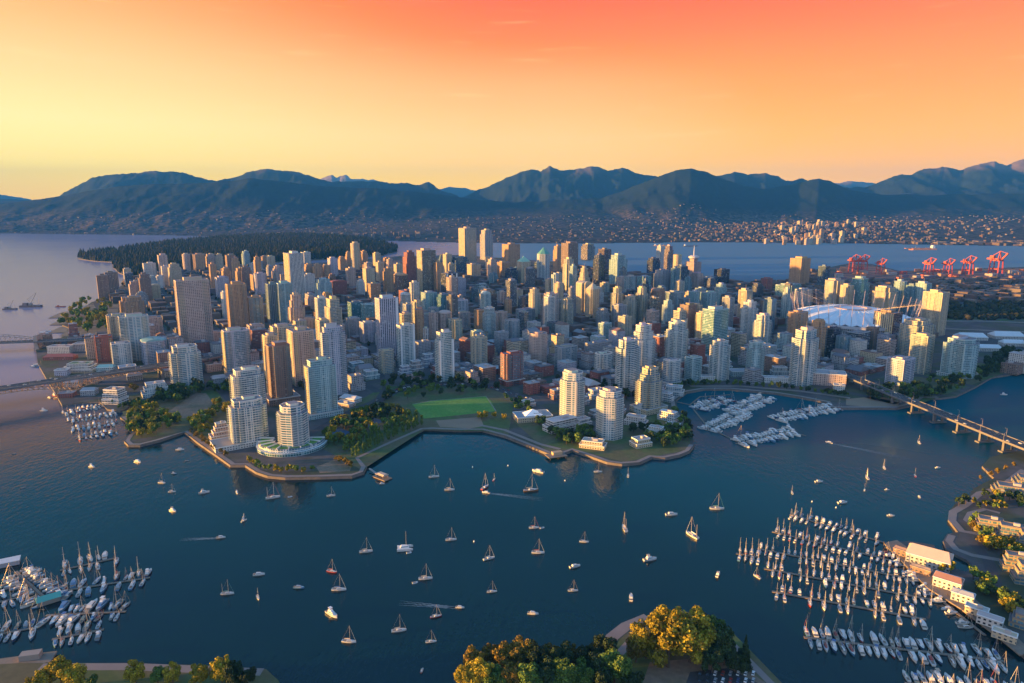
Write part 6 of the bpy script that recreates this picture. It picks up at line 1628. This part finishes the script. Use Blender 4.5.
# ---- marinas: floating piers with boats on both sides
def pier(pts, name, width=2.2):
    P = [g(x, y) for x, y in pts]; o0 = P[0]; root = empty('floating_pier', o0); b = MB()
    for i in range(len(P) - 1): b.beam(P[i] - o0 + Vector((0, 0, .45)), P[i + 1] - o0 + Vector((0, 0, .45)), width, .5)
    b.build('walkway', M['dock_wood'], root)
    for i in range(5):
        p = P[0].lerp(P[-1], (i + .5) / 5) - o0; b = MB(); b.tube(p + Vector((1.2, 0, -1)), p + Vector((1.2, 0, 3.2)), .22, .2, 6); b.build('piling', M['pile_wood'], root)
    tag(root, name, 'pier', 'floating piers of the marinas'); return P
def fill_pier(pts, where, group, spacing, psail, smin, smax, seed, sides=(1, -1), skip=.08, lean=0, pier_name=None, jit=5, pool=None):
    P = pier(pts, pier_name or 'floating pier, ' + where); d = (P[-1] - P[0]); ln = d.length; d.normalize(); n_ = Vector((-d.y, d.x, 0)); r = random.Random(seed)
    for sd in sides:
        t = spacing * .6
        while t < ln:
            if r.random() > skip:
                s = r.uniform(smin, smax); L_ = 11.0 * s; c = P[0] + d * t + n_ * sd * (L_ / 2 + 2.0); rz = math.atan2(n_.y * sd, n_.x * sd) + (math.pi if r.random() < .5 else 0) + R(lean + r.uniform(-jit, jit))
                hp = r.choice(pool) if pool else None
                (sailboat if r.random() < psail else motorboat)(c, rz, s, hull=hp, where=('far side of ' if (n_ * sd).y > 0 else 'near side of ') + where, group=group, seed=seed * 1000 + int(t * 10) + (sd > 0) * 7)
                t += spacing * (s / ((smin + smax) / 2)) * r.uniform(.92, 1.15)
            else: t += spacing * .8
BMG = 'boats berthed in the big marina by the wharf'
for pts, nm, sp, ps, s0, s1, sk in (
    ([(790,515),(884,543)], 'first big marina pier', 5.0, .70, .66, .92, .12),([(772,532),(900,563)], 'second big marina pier', 4.9, .72, .66, .92, .10),
    ([(757,549),(914,580)], 'third big marina pier', 4.9, .74, .66, .94, .10),([(764,569),(930,600)], 'fourth big marina pier', 5.0, .70, .68, .98, .14),
    ([(772,592),(926,620)], 'fifth big marina pier', 5.4, .66, .75, 1.05, .30),([(804,638),(1004,662)], 'sixth big marina pier', 4.9, .58, .85, 1.2, .08),
    ([(905,684),(1050,700)], 'seventh big marina pier', 5.2, .5, .85, 1.2, .14)):
    fill_pier(pts, nm, BMG, sp, ps, s0, s1, int(pts[0][0]), skip=sk)
fill_pier([(892,552),(930,592),(985,636)], 'wharf face pier', BMG, 5.2, .45, .8, 1.0, 77, sides=(-1,), skip=.25)
fill_pier([(736,554),(760,558)], 'detached outer float', BMG, 5.0, .9, .9, 1.1, 78, skip=0)
MMG = 'motor yachts berthed in the shore marina'
for pts, nm, sd in (([(696,410),(728,399)], 'bend yacht pier', (1, -1)), ([(706,431),(746,412)], 'outer yacht pier', (1, -1)), ([(730,414),(766,398)], 'middle yacht pier', (1, -1)), ([(736,444),(796,431)], 'lowest yacht pier', (1, -1)), ([(774,420),(836,408)], 'bridge side yacht pier', (1, -1))):
    fill_pier(pts, nm, MMG, 6.6, .12, .85, 1.65, int(pts[0][1]) + 500, sides=sd, skip=.14, jit=11)
for pts, nm in (([(676,402),(690,405),(708,428),(742,444)], 'long bent floating walkway of the yacht marina'), ([(690,405),(700,397),(730,395)], 'upper floating walkway of the yacht marina'), ([(770,428),(806,436)], 'detached floating walkway of the yacht marina')): pier(pts, nm)
for pts, nm, sp in (([(62,414),(112,404)], 'first truss bridge pier', 5.6), ([(66,422),(116,414)], 'second truss bridge pier', 5.6), ([(70,430),(118,423)], 'third truss bridge pier', 5.6), ([(76,439),(118,432)], 'fourth truss bridge pier', 6.2)):
    fill_pier(pts, nm, 'boats berthed under the truss bridge', sp, .3, .7, 1.2, int(pts[0][1]) + 900, skip=.08, jit=10, pool=(0, 0, 6, 3, 2, 4, 1))
fill_pier([(40, 384), (57, 381)], 'upstream float of the truss bridge', 'boats berthed under the truss bridge', 6, .2, .8, 1.2, 951, skip=.1, jit=10, pool=(0, 6, 4, 5))
fill_pier([(50, 399), (62, 396)], 'downstream float of the truss bridge', 'boats berthed under the truss bridge', 6, .2, .8, 1.2, 952, skip=.1, jit=10, pool=(0, 6, 4, 5))
fill_pier([(34, 368), (44, 364)], 'stone tower float', 'boats berthed under the truss bridge', 7, .2, .8, 1.2, 953, skip=.1, jit=10, pool=(0, 6, 3))
NMG = 'boats berthed in the near corner marina'
for pts, nm, sp, ps in (([(60,571),(118,558)], 'farthest near marina pier', 5.2, .6), ([(58,592),(150,578)], 'second near marina pier', 5.4, .6), ([(46,616),(126,612)], 'third near marina pier', 5.4, .5), ([(52,640),(104,630)], 'lowest near marina pier', 5.6, .5), ([(16,572),(50,603)], 'slanting near marina pier', 5.6, .5), ([(-30,610),(34,594)], 'boathouse pier', 5.4, .5), ([(-30,640),(36,628)], 'landing stage pier', 5.4, .5)):
    fill_pier(pts, nm, NMG, sp, ps, .7, 1.35, int(pts[0][1]) + 1300, skip=.12, jit=14, pool=(0, 3, 3, 2, 6, 6, 1, 3))  # blue and grey hulls: real covers, plus marina shade put into the colour
root = empty('boat_shed', g(49, 602), R(40)); b = MB(); b.box((0, 0, 2.2), (15, 9, 3.6)); b.build('wall', M['paint'], root, color=(.22, .20, .18)); b = MB()
b.face([(-8, -5, 4), (8, -5, 4), (8, 0, 6.6), (-8, 0, 6.6)], None, 0); b.face([(8, 5, 4), (-8, 5, 4), (-8, 0, 6.6), (8, 0, 6.6)], None, 1); b.face([(8, -5, 4), (8, 5, 4), (8, 0, 6.6)], None, 0); b.face([(-8, 5, 4), (-8, -5, 4), (-8, 0, 6.6)], None, 0)
b.build('roof', [M['paint'], M['court_blue']], root, color=(.10, .36, .30)); tag(root, 'floating boat shed with a green and yellow gabled roof in the near corner marina', 'shed')
root = empty('boat_shed', g(8, 565), R(30)); b = MB(); b.box((0, 0, 2.2), (17, 9, 3.6)); b.build('wall', M['paint'], root, color=(.30, .30, .34)); b = MB(); b.box((0, 0, 4.3), (18, 10, .5)); b.build('roof', M['paint'], root, color=(.55, .58, .62)); tag(root, 'pale flat roofed boathouse at the frame edge of the near corner marina', 'shed')
root = empty('landing_stage', g(20, 664), R(14)); b = MB(); b.box((0, 0, 1.6), (40, 12, 1.2)); b.build('platform', M['dock_wood'], root); b = MB(); b.box((6, 2, 4), (12, 6, 4)); b.build('hut', M['paint'], root, color=(.32, .26, .22)); tag(root, 'timber landing stage with a hut at the lower corner', 'landing')
# ------------------------------------------------------------------ the remaining labels: look first, then what stands beside, then order
REGION = [  # (x0, y0, x1, y1) of the photograph and what can be found there
    (0, 225, 160, 292, 'between beach and headland forest'), (160, 225, 250, 292, 'before the headland forest'), (0, 292, 180, 345, 'near the beach park'), (180, 292, 250, 335, 'around the huge slab tower'), (0, 345, 180, 420, 'near the truss bridge'),
    (180, 335, 262, 420, 'behind the brown clearing'), (250, 225, 340, 282, 'below the slender round tower'), (250, 282, 345, 335, 'between slab tower and grey glass tower'), (262, 335, 380, 420, 'around the grey glass tower'),
    (340, 225, 420, 285, 'beside the red orange tower'), (340, 285, 420, 335, 'behind the mauve tower'), (380, 335, 470, 420, 'by the white framed tower'), (420, 225, 500, 285, 'around the tallest tower'), (420, 285, 500, 335, 'between tallest tower and green field'),
    (470, 335, 560, 420, 'behind the pyramid roofed hall'), (500, 225, 560, 285, 'by the green roofed hotel'), (500, 285, 560, 335, 'below the green roofed hotel'), (560, 225, 635, 285, 'behind the stepped cream tower'), (560, 285, 635, 335, 'below the gold spire tower'),
    (560, 335, 640, 400, 'behind the stepped crown tower'), (635, 225, 700, 285, 'by the lookout disc tower'), (635, 285, 730, 322, 'behind the green glass tower'), (640, 322, 740, 420, 'above the yacht marina'), (700, 225, 812, 300, 'between lookout tower and stadium'),
    (730, 300, 800, 420, 'beside the white trio towers'), (800, 225, 940, 300, 'beyond the stadium roof'), (800, 300, 920, 420, 'around the stadium front'), (920, 225, 1100, 300, 'between port cranes and tree belt'), (920, 300, 1100, 420, 'near the inlet head')]
ORD = ['', '', 'second', 'third', 'fourth', 'fifth', 'sixth', 'seventh', 'eighth', 'ninth', 'tenth', 'eleventh', 'twelfth', 'thirteenth', 'fourteenth', 'fifteenth', 'sixteenth', 'seventeenth', 'eighteenth', 'nineteenth', 'twentieth']
buckets = {}
for o, desc, where, (px, py) in PENDING:
    if where is None:
        where = next((r[4] for r in REGION if r[0] <= px < r[2] and r[1] <= py < r[3]), 'at the edge of the city')
    buckets.setdefault((desc, where), []).append((px, o))
for (desc, where), L_ in buckets.items():
    L_.sort(key=lambda t: t[0])
    for i, (px, o) in enumerate(L_):
        n_ = len(L_)
        if n_ == 1: o['label'] = f'{desc} {where}'
        elif i == 0: o['label'] = f'{desc} {where}, leftmost'
        elif i == n_ - 1 and n_ > 2: o['label'] = f'{desc} {where}, rightmost'
        else: o['label'] = f'{desc} {where}, {ORD[i + 1] if i + 1 < len(ORD) else str(i + 1) + "th"} from left'
